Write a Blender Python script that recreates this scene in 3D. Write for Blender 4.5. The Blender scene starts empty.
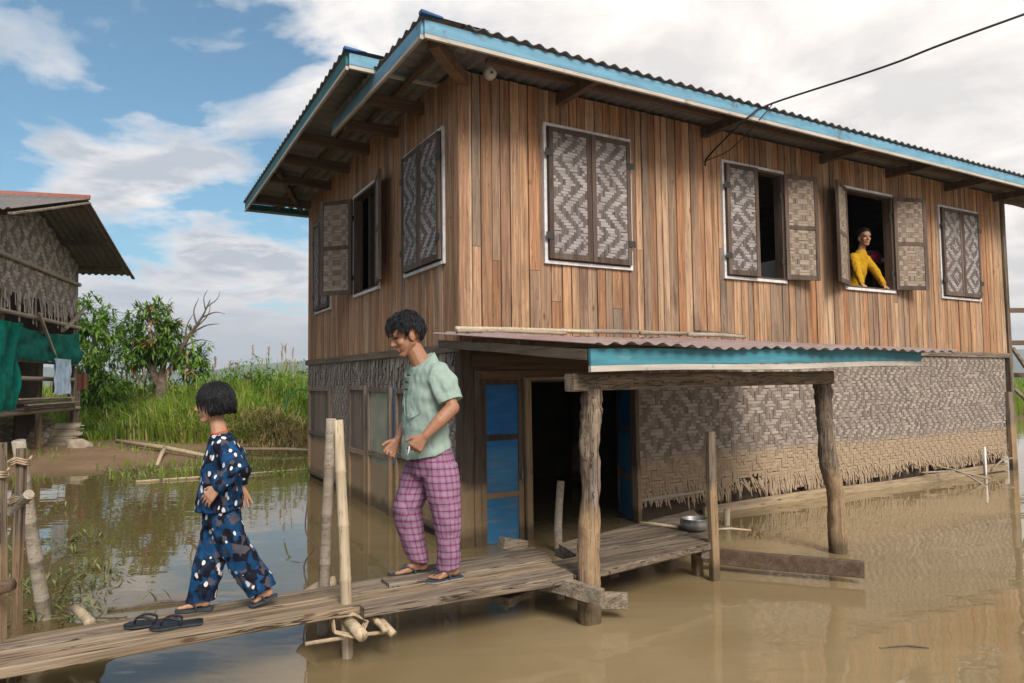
import bpy, bmesh, math, random
from mathutils import Vector, Matrix, noise as mnoise
V = Vector
R = math.radians
rng = random.Random(7)
scene = bpy.context.scene
COL = scene.collection

# ------------------------------------------------------------------ helpers
def link(o, parent=None):
    COL.objects.link(o)
    if parent is not None:
        o.parent = parent
    return o

def tag(o, label=None, cat=None, group=None, kind=None):
    if label: o['label'] = label
    if cat: o['category'] = cat
    if group: o['group'] = group
    if kind: o['kind'] = kind
    return o

def empty(name, loc=(0, 0, 0), rz=0.0, parent=None):
    o = bpy.data.objects.new(name, None)
    o.empty_display_size = 0.1
    o.location = loc
    o.rotation_euler = (0, 0, rz)
    return link(o, parent)

def nz(p, s=1.0, o=0.0):
    return mnoise.noise(V((p[0]*s+o, p[1]*s+o*1.7, p[2]*s-o)))

class MB:
    def __init__(self):
        self.v = []; self.f = []; self.m = []; self.t = []
    def add(self, verts, faces, mi=0, tone=0.5):
        b = len(self.v)
        self.v.extend([tuple(p) for p in verts])
        for f in faces:
            self.f.append(tuple(b+i for i in f)); self.m.append(mi); self.t.append(tone)
    def box(self, a, b, mi=0, tone=0.5, jit=0.0):
        (x0, y0, z0), (x1, y1, z1) = a, b
        vs = [V((x, y, z)) for z in (z0, z1) for y in (y0, y1) for x in (x0, x1)]
        if jit:
            vs = [p + V((rng.uniform(-jit, jit), rng.uniform(-jit, jit), rng.uniform(-jit, jit))) for p in vs]
        self.add(vs, [(0, 2, 3, 1), (4, 5, 7, 6), (0, 1, 5, 4), (2, 6, 7, 3), (0, 4, 6, 2), (1, 3, 7, 5)], mi, tone)
    def bar(self, a, b, w, h, up=(0, 0, 1), mi=0, tone=0.5, seg=6, wob=0.0, bev=0.08, taper=1.0):
        """squared timber from a to b, bevelled, slightly wobbling"""
        a = V(a); b = V(b); d = (b-a).normalized(); up = V(up)
        s = d.cross(up)
        if s.length < 1e-4: s = d.cross(V((1, 0, 0)))
        s.normalize(); u = s.cross(d).normalized()
        off = rng.uniform(0, 90); rings = []
        c = bev*min(w, h)
        prof = [(-w/2+c, -h/2), (w/2-c, -h/2), (w/2, -h/2+c), (w/2, h/2-c), (w/2-c, h/2), (-w/2+c, h/2), (-w/2, h/2-c), (-w/2, -h/2+c)]
        for i in range(seg+1):
            k = i/seg; p = a.lerp(b, k)
            kk = k*min(3.0, (b-a).length*1.2); p = p + s*wob*mnoise.noise(V((off+kk, 0, 0))) + u*wob*mnoise.noise(V((0, off+kk, 0)))
            q = 1+(taper-1)*k
            ring = []
            for (x, y) in prof:
                e = 1+wob*2*mnoise.noise(V((off+x*40, y*40, k*8)))
                ring.append(p+s*x*q*e+u*y*q*e)
            rings.append(ring)
        self.rings(rings, True, mi, tone)
    def rings(self, rings, cap=True, mi=0, tone=0.5, closed=True):
        n = len(rings[0]); vs = [p for r in rings for p in r]; fs = []
        for i in range(len(rings)-1):
            for j in range(n if closed else n-1):
                k = (j+1) % n
                fs.append((i*n+j, i*n+k, (i+1)*n+k, (i+1)*n+j))
        if cap:
            fs.append(tuple(reversed(range(n)))); fs.append(tuple((len(rings)-1)*n+j for j in range(n)))
        self.add(vs, fs, mi, tone)
    def tube(self, pts, rad, n=10, rough=0.0, mi=0, tone=0.5, cap=True, flat=1.0):
        pts = [V(p) for p in pts]; rings = []; off = rng.uniform(0, 50)
        if not isinstance(rad, (list, tuple)): rad = [rad]*len(pts)
        ref = None
        for i, p in enumerate(pts):
            d = (pts[min(i+1, len(pts)-1)]-pts[max(i-1, 0)])
            if d.length < 1e-9: d = V((0, 0, 1))
            d.normalize()
            if ref is None:
                ref = d.cross(V((0.3, 0.9, 0.2)))
                if ref.length < 1e-3: ref = d.cross(V((1, 0, 0)))
            s = (ref-d*ref.dot(d)).normalized(); ref = s; u = d.cross(s)
            ring = []
            for j in range(n):
                a = 2*math.pi*j/n
                e = 1+rough*mnoise.noise(V((off+math.cos(a)*1.3, math.sin(a)*1.3, i*0.45)))
                ring.append(p+(s*math.cos(a)+u*math.sin(a)*flat)*rad[i]*e)
            rings.append(ring)
        self.rings(rings, cap, mi, tone)
    def build(self, name, mats, parent=None, smooth=False):
        me = bpy.data.meshes.new(name)
        me.from_pydata(self.v, [], self.f)
        if not isinstance(mats, (list, tuple)): mats = [mats]
        for m in mats: me.materials.append(m)
        me.polygons.foreach_set('material_index', self.m)
        if smooth: me.polygons.foreach_set('use_smooth', [True]*len(self.f))
        at = me.attributes.new('tone', 'FLOAT', 'FACE'); at.data.foreach_set('value', self.t)
        me.update()
        return link(bpy.data.objects.new(name, me), parent)

def spline(pts, n):
    """catmull-rom through points"""
    pts = [V(p) for p in pts]; P = [pts[0]*2-pts[1]]+pts+[pts[-1]*2-pts[-2]]; out = []
    for i in range(1, len(P)-2):
        for k in range(n):
            t = k/n; a, b, c, d = P[i-1], P[i], P[i+1], P[i+2]
            out.append(0.5*((2*b)+(c-a)*t+(2*a-5*b+4*c-d)*t*t+(3*b-a-3*c+d)*t**3))
    out.append(pts[-1]); return out

def lerp_list(vals, n):
    out = []
    for i in range(len(vals)-1):
        for k in range(n): out.append(vals[i]+(vals[i+1]-vals[i])*k/n)
    out.append(vals[-1]); return out

# ------------------------------------------------------------------ materials
class NT:
    def __init__(self, name):
        self.m = bpy.data.materials.new(name); self.m.use_nodes = True
        self.nt = self.m.node_tree; self.b = self.nt.nodes['Principled BSDF']
        self.b.inputs['Roughness'].default_value = 0.8
    def n(self, t, **kw):
        nd = self.nt.nodes.new(t)
        for k, v in kw.items(): setattr(nd, k, v)
        return nd
    def l(self, a, b): self.nt.links.new(a, b)
    def val(self, sock, v):
        if hasattr(v, 'is_linked') or isinstance(v, bpy.types.NodeSocket): self.l(v, sock)
        else: sock.default_value = v
    def math(self, op, a, b=0.0, clamp=False):
        nd = self.n('ShaderNodeMath', operation=op); nd.use_clamp = clamp
        self.val(nd.inputs[0], a); self.val(nd.inputs[1], b); return nd.outputs[0]
    def mix(self, fac, a, b, mode='MIX'):
        nd = self.n('ShaderNodeMix', data_type='RGBA', blend_type=mode)
        self.val(nd.inputs[0], fac)
        for s, v in ((nd.inputs[6], a), (nd.inputs[7], b)):
            if isinstance(v, tuple): s.default_value = (*v[:3], 1)
            else: self.l(v, s)
        return nd.outputs[2]
    def attr(self, name):
        return self.n('ShaderNodeAttribute', attribute_name=name)
    def ramp(self, fac, stops, interp='LINEAR'):
        nd = self.n('ShaderNodeValToRGB'); cr = nd.color_ramp; cr.interpolation = interp
        while len(cr.elements) < len(stops): cr.elements.new(0.5)
        for e, (p, c) in zip(cr.elements, stops): e.position = p; e.color = (*c[:3], 1)
        self.l(fac, nd.inputs[0]); return nd.outputs[0]
    def coord(self, which='Object'):
        return self.n('ShaderNodeTexCoord').outputs[which]
    def mapping(self, vec, scale=(1, 1, 1), off=None):
        nd = self.n('ShaderNodeMapping'); self.l(vec, nd.inputs[0]); nd.inputs['Scale'].default_value = scale
        if off is not None: self.l(off, nd.inputs['Location'])
        return nd.outputs[0]
    def noise(self, vec, scale=1.0, detail=4.0, rough=0.55, dist=0.0):
        nd = self.n('ShaderNodeTexNoise'); self.l(vec, nd.inputs['Vector'])
        nd.inputs['Scale'].default_value = scale; nd.inputs['Detail'].default_value = detail
        nd.inputs['Roughness'].default_value = rough; nd.inputs['Distortion'].default_value = dist
        return nd.outputs['Fac']
    def bump(self, h, strength=0.3, dist=0.01):
        nd = self.n('ShaderNodeBump'); self.l(h, nd.inputs['Height'])
        nd.inputs['Strength'].default_value = strength; nd.inputs['Distance'].default_value = dist
        self.l(nd.outputs[0], self.b.inputs['Normal'])
    def range(self, v, a, b, c=0.0, d=1.0):
        nd = self.n('ShaderNodeMapRange'); self.l(v, nd.inputs[0])
        for i, x in enumerate((a, b, c, d)): nd.inputs[i+1].default_value = x
        return nd.outputs[0]
    def worldz(self):
        g = self.n('ShaderNodeNewGeometry'); s = self.n('ShaderNodeSeparateXYZ'); self.l(g.outputs['Position'], s.inputs[0])
        return s.outputs[2], g.outputs['Position']
    def mud(self, col, z0, mudcol=(0.30, 0.20, 0.115), amt=0.85, soft=0.05, dark=0.14):
        """dried silt left by the flood below height z0, wet and dark at the water"""
        z, pos = self.worldz()
        nse = self.noise(pos, 5.0, 3.0)
        zz = self.math('ADD', z, self.math('MULTIPLY', self.math('SUBTRACT', nse, 0.5), 0.16))
        f = self.range(zz, z0+soft, z0-soft, 0.0, amt)
        tex = self.mix(self.noise(pos, 30.0, 4.0), tuple(c*0.75 for c in mudcol), tuple(min(1, c*1.2) for c in mudcol))
        c = self.mix(f, col, tex)
        w = self.range(zz, dark+0.05, dark-0.05, 0.0, 0.75)
        return self.mix(w, c, (0.06, 0.045, 0.025))
    def out(self, col, rough=None, spec=None):
        self.val(self.b.inputs['Base Color'], col if not isinstance(col, tuple) else (*col[:3], 1))
        if rough is not None: self.val(self.b.inputs['Roughness'], rough)
        if spec is not None: self.b.inputs['Specular IOR Level'].default_value = spec
        return self.m

def wood(name, stops, axis=2, rough=0.8, mud=None, grain=1.0, bump=0.25, stain=0.5, spec=0.25, crack=0.6, grey=0.25):
    t = NT(name)
    tone = t.attr('tone').outputs['Fac']
    oc = t.coord('Object')
    cb = t.n('ShaderNodeCombineXYZ'); k = t.math('MULTIPLY', tone, 37.3)
    for i in range(3): t.l(k, cb.inputs[i])
    sc = [22.0, 22.0, 22.0]; sc[axis] = 1.1
    g1 = t.noise(t.mapping(oc, tuple(sc), cb.outputs[0]), 1.0, 5.0, 0.6, 0.6)
    sc2 = [90.0, 90.0, 90.0]; sc2[axis] = 3.0
    g2 = t.noise(t.mapping(oc, tuple(sc2), cb.outputs[0]), 1.0, 3.0, 0.6)
    sc3 = [3.0, 3.0, 3.0]; sc3[axis] = 0.9
    g3 = t.noise(t.mapping(oc, tuple(sc3), cb.outputs[0]), 1.0, 4.0, 0.6)
    base = t.ramp(t.math('FRACT', t.math('MULTIPLY', tone, 0.9999)), stops)
    f = t.math('MULTIPLY', t.range(g1, 0.3, 0.75, 1.0-0.42*grain, 1.0+0.24*grain), t.range(g2, 0.3, 0.7, 1.0-0.22*grain, 1.0+0.14*grain))
    col = t.mix(1.0, base, t.n('ShaderNodeCombineColor').outputs[0], 'MULTIPLY')
    nd = t.nt.nodes[-1]
    # feed grey multiplier
    for n_ in t.nt.nodes:
        if n_.bl_idname == 'ShaderNodeCombineColor':
            for i in range(3):
                if not n_.inputs[i].is_linked: t.l(f, n_.inputs[i])
    col = t.mix(t.range(g3, 0.56, 0.74, 0.0, stain), col, (0.07, 0.045, 0.03))
    sc4 = [7.0, 7.0, 7.0]; sc4[axis] = 0.8
    g4 = t.noise(t.mapping(oc, tuple(sc4), cb.outputs[0]), 1.0, 4.0, 0.65)
    col = t.mix(t.range(g4, 0.48, 0.70, 0.0, grey), col, (0.23, 0.20, 0.175))
    sc5 = [34.0, 34.0, 34.0]; sc5[axis] = 0.9
    g5 = t.noise(t.mapping(oc, tuple(sc5), cb.outputs[0]), 1.0, 2.0, 0.5, 1.6)
    ck = t.range(t.math('ABSOLUTE', t.math('SUBTRACT', g5, 0.56)), 0.022, 0.008, 0.0, crack)
    col = t.mix(ck, col, (0.03, 0.02, 0.013))
    vk = t.n('ShaderNodeTexVoronoi'); sck = [9.0, 9.0, 9.0]; sck[axis] = 3.2
    t.l(t.mapping(oc, tuple(sck), cb.outputs[0]), vk.inputs['Vector']); vk.inputs['Scale'].default_value = 1.0
    sk_ = t.n('ShaderNodeSeparateColor'); t.l(vk.outputs['Color'], sk_.inputs[0])
    kn = t.math('MULTIPLY', t.range(vk.outputs['Distance'], 0.15, 0.07), t.math('GREATER_THAN', sk_.outputs[0], 0.80))
    col = t.mix(t.math('MULTIPLY', kn, 0.75), col, (0.06, 0.028, 0.014))
    if mud is not None: col = t.mud(col, mud)
    t.bump(t.math('SUBTRACT', t.math('ADD', g1, t.math('MULTIPLY', g2, 0.6)), t.math('MULTIPLY', ck, 0.8)), bump, 0.008)
    return t.out(col, rough, spec)

def flat(name, col, rough=0.7, spec=0.3, var=0.25, scale=6.0, bump=0.0, mud=None, metal=0.0):
    t = NT(name); oc = t.coord('Object')
    n1 = t.noise(oc, scale, 5.0)
    c = t.mix(t.range(n1, 0.3, 0.7), tuple(x*(1-var) for x in col), tuple(min(1, x*(1+var)) for x in col))
    if mud is not None: c = t.mud(c, mud)
    if bump: t.bump(t.noise(oc, scale*4, 4.0), bump, 0.01)
    t.b.inputs['Metallic'].default_value = metal
    return t.out(c, rough, spec)

M = {}
M['siding'] = wood('siding_planks', [(0, (0.26, 0.135, 0.070)), (0.12, (0.41, 0.225, 0.118)), (0.26, (0.47, 0.28, 0.158)), (0.36, (0.29, 0.20, 0.14)), (0.46, (0.38, 0.19, 0.095)), (0.56, (0.50, 0.34, 0.22)), (0.68, (0.43, 0.245, 0.135)), (0.80, (0.38, 0.175, 0.085)), (0.88, (0.23, 0.165, 0.12)), (1, (0.45, 0.255, 0.14))], 2, 0.78, None, 1.2, 0.4, 0.55, 0.25, 0.55, 0.22)
M['greywood'] = wood('weathered_wood', [(0, (0.16, 0.12, 0.085)), (0.5, (0.24, 0.185, 0.135)), (1, (0.31, 0.25, 0.18))], 0, 0.85, None, 1.4, 0.7, 0.6, 0.2, 0.9, 0.4)
M['greywood_z'] = wood('weathered_post_wood', [(0, (0.15, 0.11, 0.075)), (0.5, (0.22, 0.165, 0.12)), (1, (0.30, 0.23, 0.16))], 2, 0.88, 0.72, 1.7, 1.0, 0.6, 0.2, 0.9, 0.5)
M['walk'] = wood('walkway_wood', [(0, (0.14, 0.11, 0.085)), (0.4, (0.22, 0.165, 0.115)), (0.7, (0.19, 0.145, 0.105)), (1, (0.31, 0.225, 0.145))], 0, 0.88, None, 1.5, 0.9, 0.85, 0.2, 0.95, 0.55)
M['darkwood'] = wood('dark_beam_wood', [(0, (0.055, 0.036, 0.024)), (0.5, (0.10, 0.065, 0.042)), (1, (0.15, 0.10, 0.065))], 2, 0.8, None, 1.0, 0.35)
M['darkwood_x'] = wood('dark_rafter_wood', [(0, (0.07, 0.045, 0.028)), (0.5, (0.13, 0.08, 0.05)), (1, (0.2, 0.125, 0.08))], 0, 0.8, None, 1.0, 0.35)
M['darkwood_mud'] = wood('dark_door_frame_wood', [(0, (0.055, 0.04, 0.03)), (0.5, (0.095, 0.066, 0.047)), (1, (0.14, 0.10, 0.07))], 2, 0.8, 0.55, 1.0, 0.35)
M['tanwood'] = wood('tan_wood', [(0, (0.3, 0.2, 0.12)), (0.5, (0.36, 0.25, 0.155)), (1, (0.42, 0.3, 0.19))], 2, 0.8, 0.6, 1.0, 0.3)
M['shutter'] = wood('shutter_frame_wood', [(0, (0.07, 0.045, 0.032)), (0.5, (0.10, 0.068, 0.05)), (1, (0.145, 0.10, 0.075))], 2, 0.7, None, 1.0, 0.3)
M['bamboo'] = wood('dry_bamboo', [(0, (0.36, 0.27, 0.165)), (0.5, (0.44, 0.34, 0.22)), (1, (0.5, 0.41, 0.28))], 2, 0.55, None, 0.6, 0.15, 0.35, 0.4)
M['bamboo_grey'] = wood('grey_bamboo', [(0, (0.24, 0.19, 0.14)), (0.5, (0.32, 0.26, 0.2)), (1, (0.4, 0.34, 0.27))], 0, 0.7, None, 0.8, 0.2, 0.4, 0.3)

def weave_mat(name, dark, light, mud=None, spec=0.25):
    t = NT(name); tone = t.attr('tone').outputs['Fac']; oc = t.coord('Object')
    base = t.ramp(tone, [(0.0, tuple(c*0.7 for c in dark)), (0.38, tuple(c*1.25 for c in dark)), (0.5, tuple(c*0.8 for c in light)), (1.0, tuple(min(1, c*1.15) for c in light))])
    n1 = t.noise(oc, 2.2, 5.0, 0.65); n2 = t.noise(oc, 90.0, 3.0)
    c = t.mix(t.range(n1, 0.42, 0.72, 0.0, 0.6), base, tuple(d*0.9 for d in dark))
    c = t.mix(t.range(n2, 0.45, 0.75, 0.0, 0.35), c, tuple(d*0.8 for d in dark))
    if mud is not None: c = t.mud(c, mud, (0.335, 0.24, 0.15), 0.78, 0.07, 0.08)
    t.bump(n2, 0.25, 0.004)
    return t.out(c, 0.75, spec)
M['weave_out'] = weave_mat('shutter_weave', (0.12, 0.10, 0.092), (0.32, 0.29, 0.28))
M['weave_in'] = weave_mat('shutter_weave_inside', (0.205, 0.155, 0.12), (0.30, 0.24, 0.185))
M['mat'] = weave_mat('wall_mat', (0.185, 0.15, 0.125), (0.33, 0.28, 0.24), 0.66)
M['hutmat'] = weave_mat('hut_mat', (0.20, 0.165, 0.14), (0.42, 0.37, 0.33))
M['white_trim'] = flat('white_trim_paint', (0.55, 0.54, 0.55), 0.6, 0.3, 0.2, 12)
M['black'] = flat('dark_iron', (0.03, 0.027, 0.025), 0.6, 0.4, 0.3, 20)
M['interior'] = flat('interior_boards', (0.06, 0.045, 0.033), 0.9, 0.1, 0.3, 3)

def fascia_mat(name, col, z_lo=None):
    t = NT(name); oc = t.coord('Object')
    n1 = t.noise(t.mapping(oc, (1.2, 1.2, 9)), 2.0, 5.0, 0.65); n2 = t.noise(t.mapping(oc, (6, 6, 40)), 1.0, 4.0, 0.7)
    c = t.mix(t.range(n1, 0.35, 0.7), tuple(x*0.8 for x in col), tuple(min(1, x*1.2) for x in col))
    c = t.mix(t.range(n2, 0.63, 0.74, 0.0, 0.8), c, (0.30, 0.285, 0.26))
    c = t.mix(t.range(t.noise(oc, 5.0, 5.0, 0.7), 0.60, 0.70, 0.0, 0.75), c, (0.12, 0.09, 0.07))
    t.bump(n2, 0.2, 0.004)
    return t.out(c, 0.6, 0.3)
M['fascia'] = fascia_mat('blue_fascia_paint', (0.125, 0.285, 0.40))
M['fascia_teal'] = fascia_mat('teal_fascia_paint', (0.05, 0.20, 0.255))
M['fascia_dark'] = fascia_mat('dark_teal_fascia_paint', (0.02, 0.12, 0.12))
M['fascia_lip'] = fascia_mat('pale_fascia_lip', (0.42, 0.38, 0.33))

def sheet_mat(name, cols, rust=0.5, metal=0.35, rough=0.5):
    t = NT(name); oc = t.coord('Object')
    n1 = t.noise(oc, 1.3, 6.0, 0.65); n2 = t.noise(oc, 14.0, 4.0, 0.6)
    c = t.mix(t.range(n1, 0.35, 0.65), cols[0], cols[1])
    c = t.mix(t.range(t.math('ADD', n1, t.math('MULTIPLY', t.math('SUBTRACT', n2, 0.5), 0.5)), 0.5, 0.68, 0.0, rust), c, cols[2])
    t.b.inputs['Metallic'].default_value = metal
    t.bump(n2, 0.15, 0.004)
    return t.out(c, rough, 0.4)
M['roof'] = sheet_mat('grey_roof_sheet', ((0.17, 0.17, 0.17), (0.27, 0.27, 0.265), (0.12, 0.09, 0.07)), 0.5, 0.3, 0.55)
M['porch_sheet'] = sheet_mat('rusty_porch_sheet', ((0.27, 0.17, 0.155), (0.37, 0.31, 0.295), (0.16, 0.09, 0.075)), 0.8, 0.1, 0.6)
M['hut_sheet'] = sheet_mat('hut_roof_sheet', ((0.10, 0.095, 0.09), (0.20, 0.19, 0.185), (0.16, 0.07, 0.045)), 0.7, 0.3, 0.6)
M['rust_sheet'] = sheet_mat('rusted_sheet', ((0.2, 0.07, 0.05), (0.26, 0.1, 0.07), (0.09, 0.03, 0.02)), 0.6, 0.1, 0.7)
M['bluecap'] = flat('blue_ridge_cap', (0.02, 0.09, 0.25), 0.5, 0.4, 0.3, 3)

def blue_door():
    t = NT('blue_door_paint'); oc = t.coord('Object')
    n1 = t.noise(t.mapping(oc, (3, 3, 12)), 1.0, 5.0, 0.65); n2 = t.noise(t.mapping(oc, (4, 4, 30)), 1.0, 3.0)
    c = t.mix(t.range(n1, 0.3, 0.7), (0.0, 0.085, 0.27), (0.01, 0.15, 0.40))
    z, pos = t.worldz()
    zz = t.math('ADD', z, t.math('MULTIPLY', n1, 0.12))
    c = t.mix(t.range(zz, 0.98, 0.92, 0.0, 0.5), c, (0.06, 0.22, 0.34))
    c = t.mix(t.math('MULTIPLY', t.range(zz, 0.92, 0.85, 0.0, 1.0), t.range(n2, 0.5, 0.75, 0.0, 0.55)), c, (0.22, 0.22, 0.18))
    return t.out(c, 0.55, 0.35)
M['blue_door'] = blue_door()
M['green_panel'] = flat('grey_green_panel_paint', (0.26, 0.275, 0.20), 0.7, 0.3, 0.2, 4, 0.0, 0.55)
M['olddoor'] = wood('old_door_wood', [(0, (0.13, 0.10, 0.08)), (0.5, (0.19, 0.145, 0.11)), (1, (0.25, 0.19, 0.15))], 2, 0.85, 0.62, 1.1, 0.4)

def skin_mat():
    t = NT('skin'); c = t.attr('paint').outputs['Color']
    n1 = t.noise(t.coord('Object'), 60.0, 3.0)
    c2 = t.mix(1.0, c, t.ramp(n1, [(0.3, (0.88, 0.88, 0.88)), (0.7, (1.06, 1.06, 1.06))]), 'MULTIPLY')
    t.b.inputs['Subsurface Weight'].default_value = 0.08
    t.b.inputs['Subsurface Radius'].default_value = (0.02, 0.008, 0.004)
    t.b.inputs['Subsurface Scale'].default_value = 0.3
    return t.out(c2, 0.5, 0.35)
M['skin'] = skin_mat()
def hair_mat():
    t = NT('black_hair'); oc = t.coord('Generated')
    n1 = t.noise(t.mapping(oc, (14, 14, 2)), 2.0, 4.0, 0.7)
    t.bump(n1, 0.5, 0.01)
    return t.out(t.mix(n1, (0.003, 0.003, 0.004), (0.010, 0.010, 0.013)), 0.5, 0.22)
M['hair'] = hair_mat()
def cloth(name, col, var=0.1, weave=260.0):
    t = NT(name); oc = t.coord('Object')
    n1 = t.noise(oc, 9.0, 4.0, 0.6); n2 = t.noise(oc, weave, 2.0)
    n3 = t.noise(t.mapping(oc, (9, 9, 4)), 1.0, 3.0, 0.5, 1.2)
    c = t.mix(t.range(n1, 0.3, 0.7), tuple(x*(1-var) for x in col), tuple(x*(1+var) for x in col))
    c = t.mix(t.range(n2, 0.3, 0.7, 0.0, 0.3), c, tuple(x*0.8 for x in col))
    t.bump(n3, 0.55, 0.03)
    return t.out(c, 0.9, 0.15)
M['shirt'] = cloth('pale_green_cotton', (0.245, 0.315, 0.275))
M['yellow'] = cloth('yellow_cotton', (0.43, 0.235, 0.012))
M['button'] = flat('dark_button', (0.02, 0.02, 0.02), 0.4)
def plaid():
    t = NT('pink_plaid_cotton'); a = t.attr('cloth_uv').outputs['Vector']
    s = t.n('ShaderNodeSeparateXYZ'); t.l(a, s.inputs[0])
    col = (0.225, 0.135, 0.195)
    c = t.mix(t.range(t.noise(t.coord('Object'), 12.0, 4.0), 0.3, 0.7), tuple(x*0.88 for x in col), tuple(x*1.12 for x in col))
    def line(x, period, off, w):
        f = t.math('FRACT', t.math('ADD', t.math('DIVIDE', x, period), off))
        d = t.math('ABSOLUTE', t.math('SUBTRACT', f, 0.5))
        return t.range(d, w, w*0.45, 0.0, 1.0)
    for i in (0, 1):
        x = s.outputs[i]
        c = t.mix(t.math('MULTIPLY', line(x, 0.042, 0.5, 0.30), 0.30), c, (0.28, 0.185, 0.25))
        c = t.mix(t.math('MULTIPLY', line(x, 0.042, 0.0, 0.13), 0.75), c, (0.14, 0.012, 0.085))
        c = t.mix(t.math('MULTIPLY', line(x, 0.084, 0.27, 0.05), 0.35), c, (0.24, 0.04, 0.14))
    n3 = t.noise(t.mapping(t.coord('Object'), (8, 8, 5)), 1.0, 3.0, 0.5, 1.0)
    t.bump(n3, 0.5, 0.03)
    return t.out(c, 0.9, 0.12)
M['plaid'] = plaid()
def print_mat():
    t = NT('navy_printed_cotton'); oc = t.coord('Object')
    wob = t.n('ShaderNodeTexNoise'); t.l(oc, wob.inputs['Vector']); wob.inputs['Scale'].default_value = 17
    vm = t.n('ShaderNodeVectorMath', operation='MULTIPLY_ADD'); t.l(wob.outputs['Color'], vm.inputs[0]); vm.inputs[1].default_value = (0.03, 0.03, 0.03); t.l(oc, vm.inputs[2])
    v1 = t.n('ShaderNodeTexVoronoi', distance='CHEBYCHEV'); t.l(t.mapping(vm.outputs[0], (34, 34, 24)), v1.inputs['Vector']); v1.inputs['Scale'].default_value = 1.0
    sp = t.n('ShaderNodeSeparateColor'); t.l(v1.outputs['Color'], sp.inputs[0])
    c = t.ramp(sp.outputs[0], [(0, (0.006, 0.007, 0.014)), (0.26, (0.005, 0.035, 0.095)), (0.48, (0.010, 0.018, 0.045)), (0.62, (0.008, 0.05, 0.13)), (0.88, (0.06, 0.055, 0.07))], 'CONSTANT')
    v2 = t.n('ShaderNodeTexVoronoi'); t.l(t.mapping(vm.outputs[0], (36, 36, 23)), v2.inputs['Vector']); v2.inputs['Scale'].default_value = 1.0
    s2 = t.n('ShaderNodeSeparateColor'); t.l(v2.outputs['Color'], s2.inputs[0])
    blob = t.math('MULTIPLY', t.math('LESS_THAN', v2.outputs['Distance'], 0.38), t.math('GREATER_THAN', s2.outputs[1], 0.64))
    c = t.mix(blob, c, t.ramp(s2.outputs[0], [(0, (0.62, 0.58, 0.54)), (0.7, (0.45, 0.45, 0.50))], 'CONSTANT'))
    n3 = t.noise(t.mapping(oc, (9, 9, 5)), 1.0, 3.0, 0.5, 1.0)
    t.bump(n3, 0.5, 0.03)
    return t.out(c, 0.85, 0.15)
M['navyprint'] = print_mat()
M['sole'] = flat('dark_grey_rubber', (0.035, 0.045, 0.055), 0.7, 0.3, 0.25, 20)
M['sole_edge'] = flat('pale_grey_rubber', (0.22, 0.20, 0.18), 0.8, 0.2, 0.25, 20)
M['blackrubber'] = flat('black_rubber', (0.008, 0.009, 0.012), 0.55, 0.4, 0.25, 20)
M['red'] = flat('red_cord', (0.5, 0.05, 0.03), 0.6)
M['net'] = cloth('green_net_cloth', (0.0, 0.105, 0.08), 0.4)
M['paleblue'] = cloth('pale_blue_cloth', (0.36, 0.47, 0.60), 0.15)
M['pink'] = flat('pink_plastic', (0.65, 0.03, 0.13), 0.35, 0.5, 0.1)
M['whitep'] = flat('white_plastic', (0.62, 0.62, 0.60), 0.5, 0.4, 0.08)
M['alu'] = flat('old_aluminium', (0.20, 0.195, 0.185), 0.45, 0.5, 0.4, 14, 0.1, None, 0.6)
M['rope'] = flat('fibre_rope', (0.36, 0.27, 0.18), 0.9, 0.1, 0.3, 40, 0.4)
M['concrete'] = flat('rough_concrete', (0.30, 0.25, 0.19), 0.9, 0.1, 0.3, 8, 0.5)
M['cable'] = flat('black_cable', (0.02, 0.02, 0.02), 0.6)
M['hose'] = flat('green_hose', (0.01, 0.16, 0.04), 0.4, 0.5)

def leaf_mat(name, stops, trans=0.25):
    t = NT(name); tone = t.attr('tone').outputs['Fac']
    c = t.ramp(tone, stops)
    n1 = t.noise(t.coord('Object'), 1.1, 3.0)
    c = t.mix(1.0, c, t.ramp(n1, [(0.3, (0.75, 0.78, 0.7)), (0.7, (1.15, 1.12, 1.0))]), 'MULTIPLY')
    t.out(c, 0.55, 0.3)
    tr = t.n('ShaderNodeBsdfTranslucent'); t.l(c, tr.inputs[0])
    mx = t.n('ShaderNodeMixShader'); mx.inputs[0].default_value = trans
    t.l(t.b.outputs[0], mx.inputs[1]); t.l(tr.outputs[0], mx.inputs[2])
    t.l(mx.outputs[0], t.nt.nodes['Material Output'].inputs['Surface'])
    return t.m
M['grass'] = leaf_mat('grass_blades', [(0, (0.10, 0.175, 0.02)), (0.3, (0.18, 0.285, 0.034)), (0.55, (0.27, 0.37, 0.05)), (0.75, (0.33, 0.36, 0.08)), (0.88, (0.42, 0.37, 0.15)), (1, (0.50, 0.42, 0.23))], 0.45)
M['straw'] = leaf_mat('straw', [(0, (0.27, 0.20, 0.095)), (0.5, (0.43, 0.34, 0.165)), (1, (0.56, 0.47, 0.26))], 0.35)
M['plume'] = leaf_mat('reed_plumes', [(0, (0.36, 0.23, 0.18)), (1, (0.55, 0.42, 0.35))], 0.3)
M['leaf'] = leaf_mat('mango_leaves', [(0, (0.05, 0.12, 0.018)), (0.5, (0.11, 0.22, 0.03)), (0.85, (0.22, 0.33, 0.05)), (0.93, (0.28, 0.13, 0.05)), (1, (0.36, 0.14, 0.08))], 0.3)
M['leaf2'] = leaf_mat('bush_leaves', [(0, (0.06, 0.14, 0.018)), (0.5, (0.13, 0.26, 0.03)), (1, (0.28, 0.40, 0.06))], 0.35)
M['weed'] = leaf_mat('floating_weed_leaves', [(0, (0.05, 0.075, 0.02)), (0.5, (0.12, 0.14, 0.045)), (1, (0.25, 0.23, 0.1))], 0.2)
M['bark'] = flat('grey_bark', (0.12, 0.09, 0.07), 0.9, 0.1, 0.4, 9, 0.5)

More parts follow.
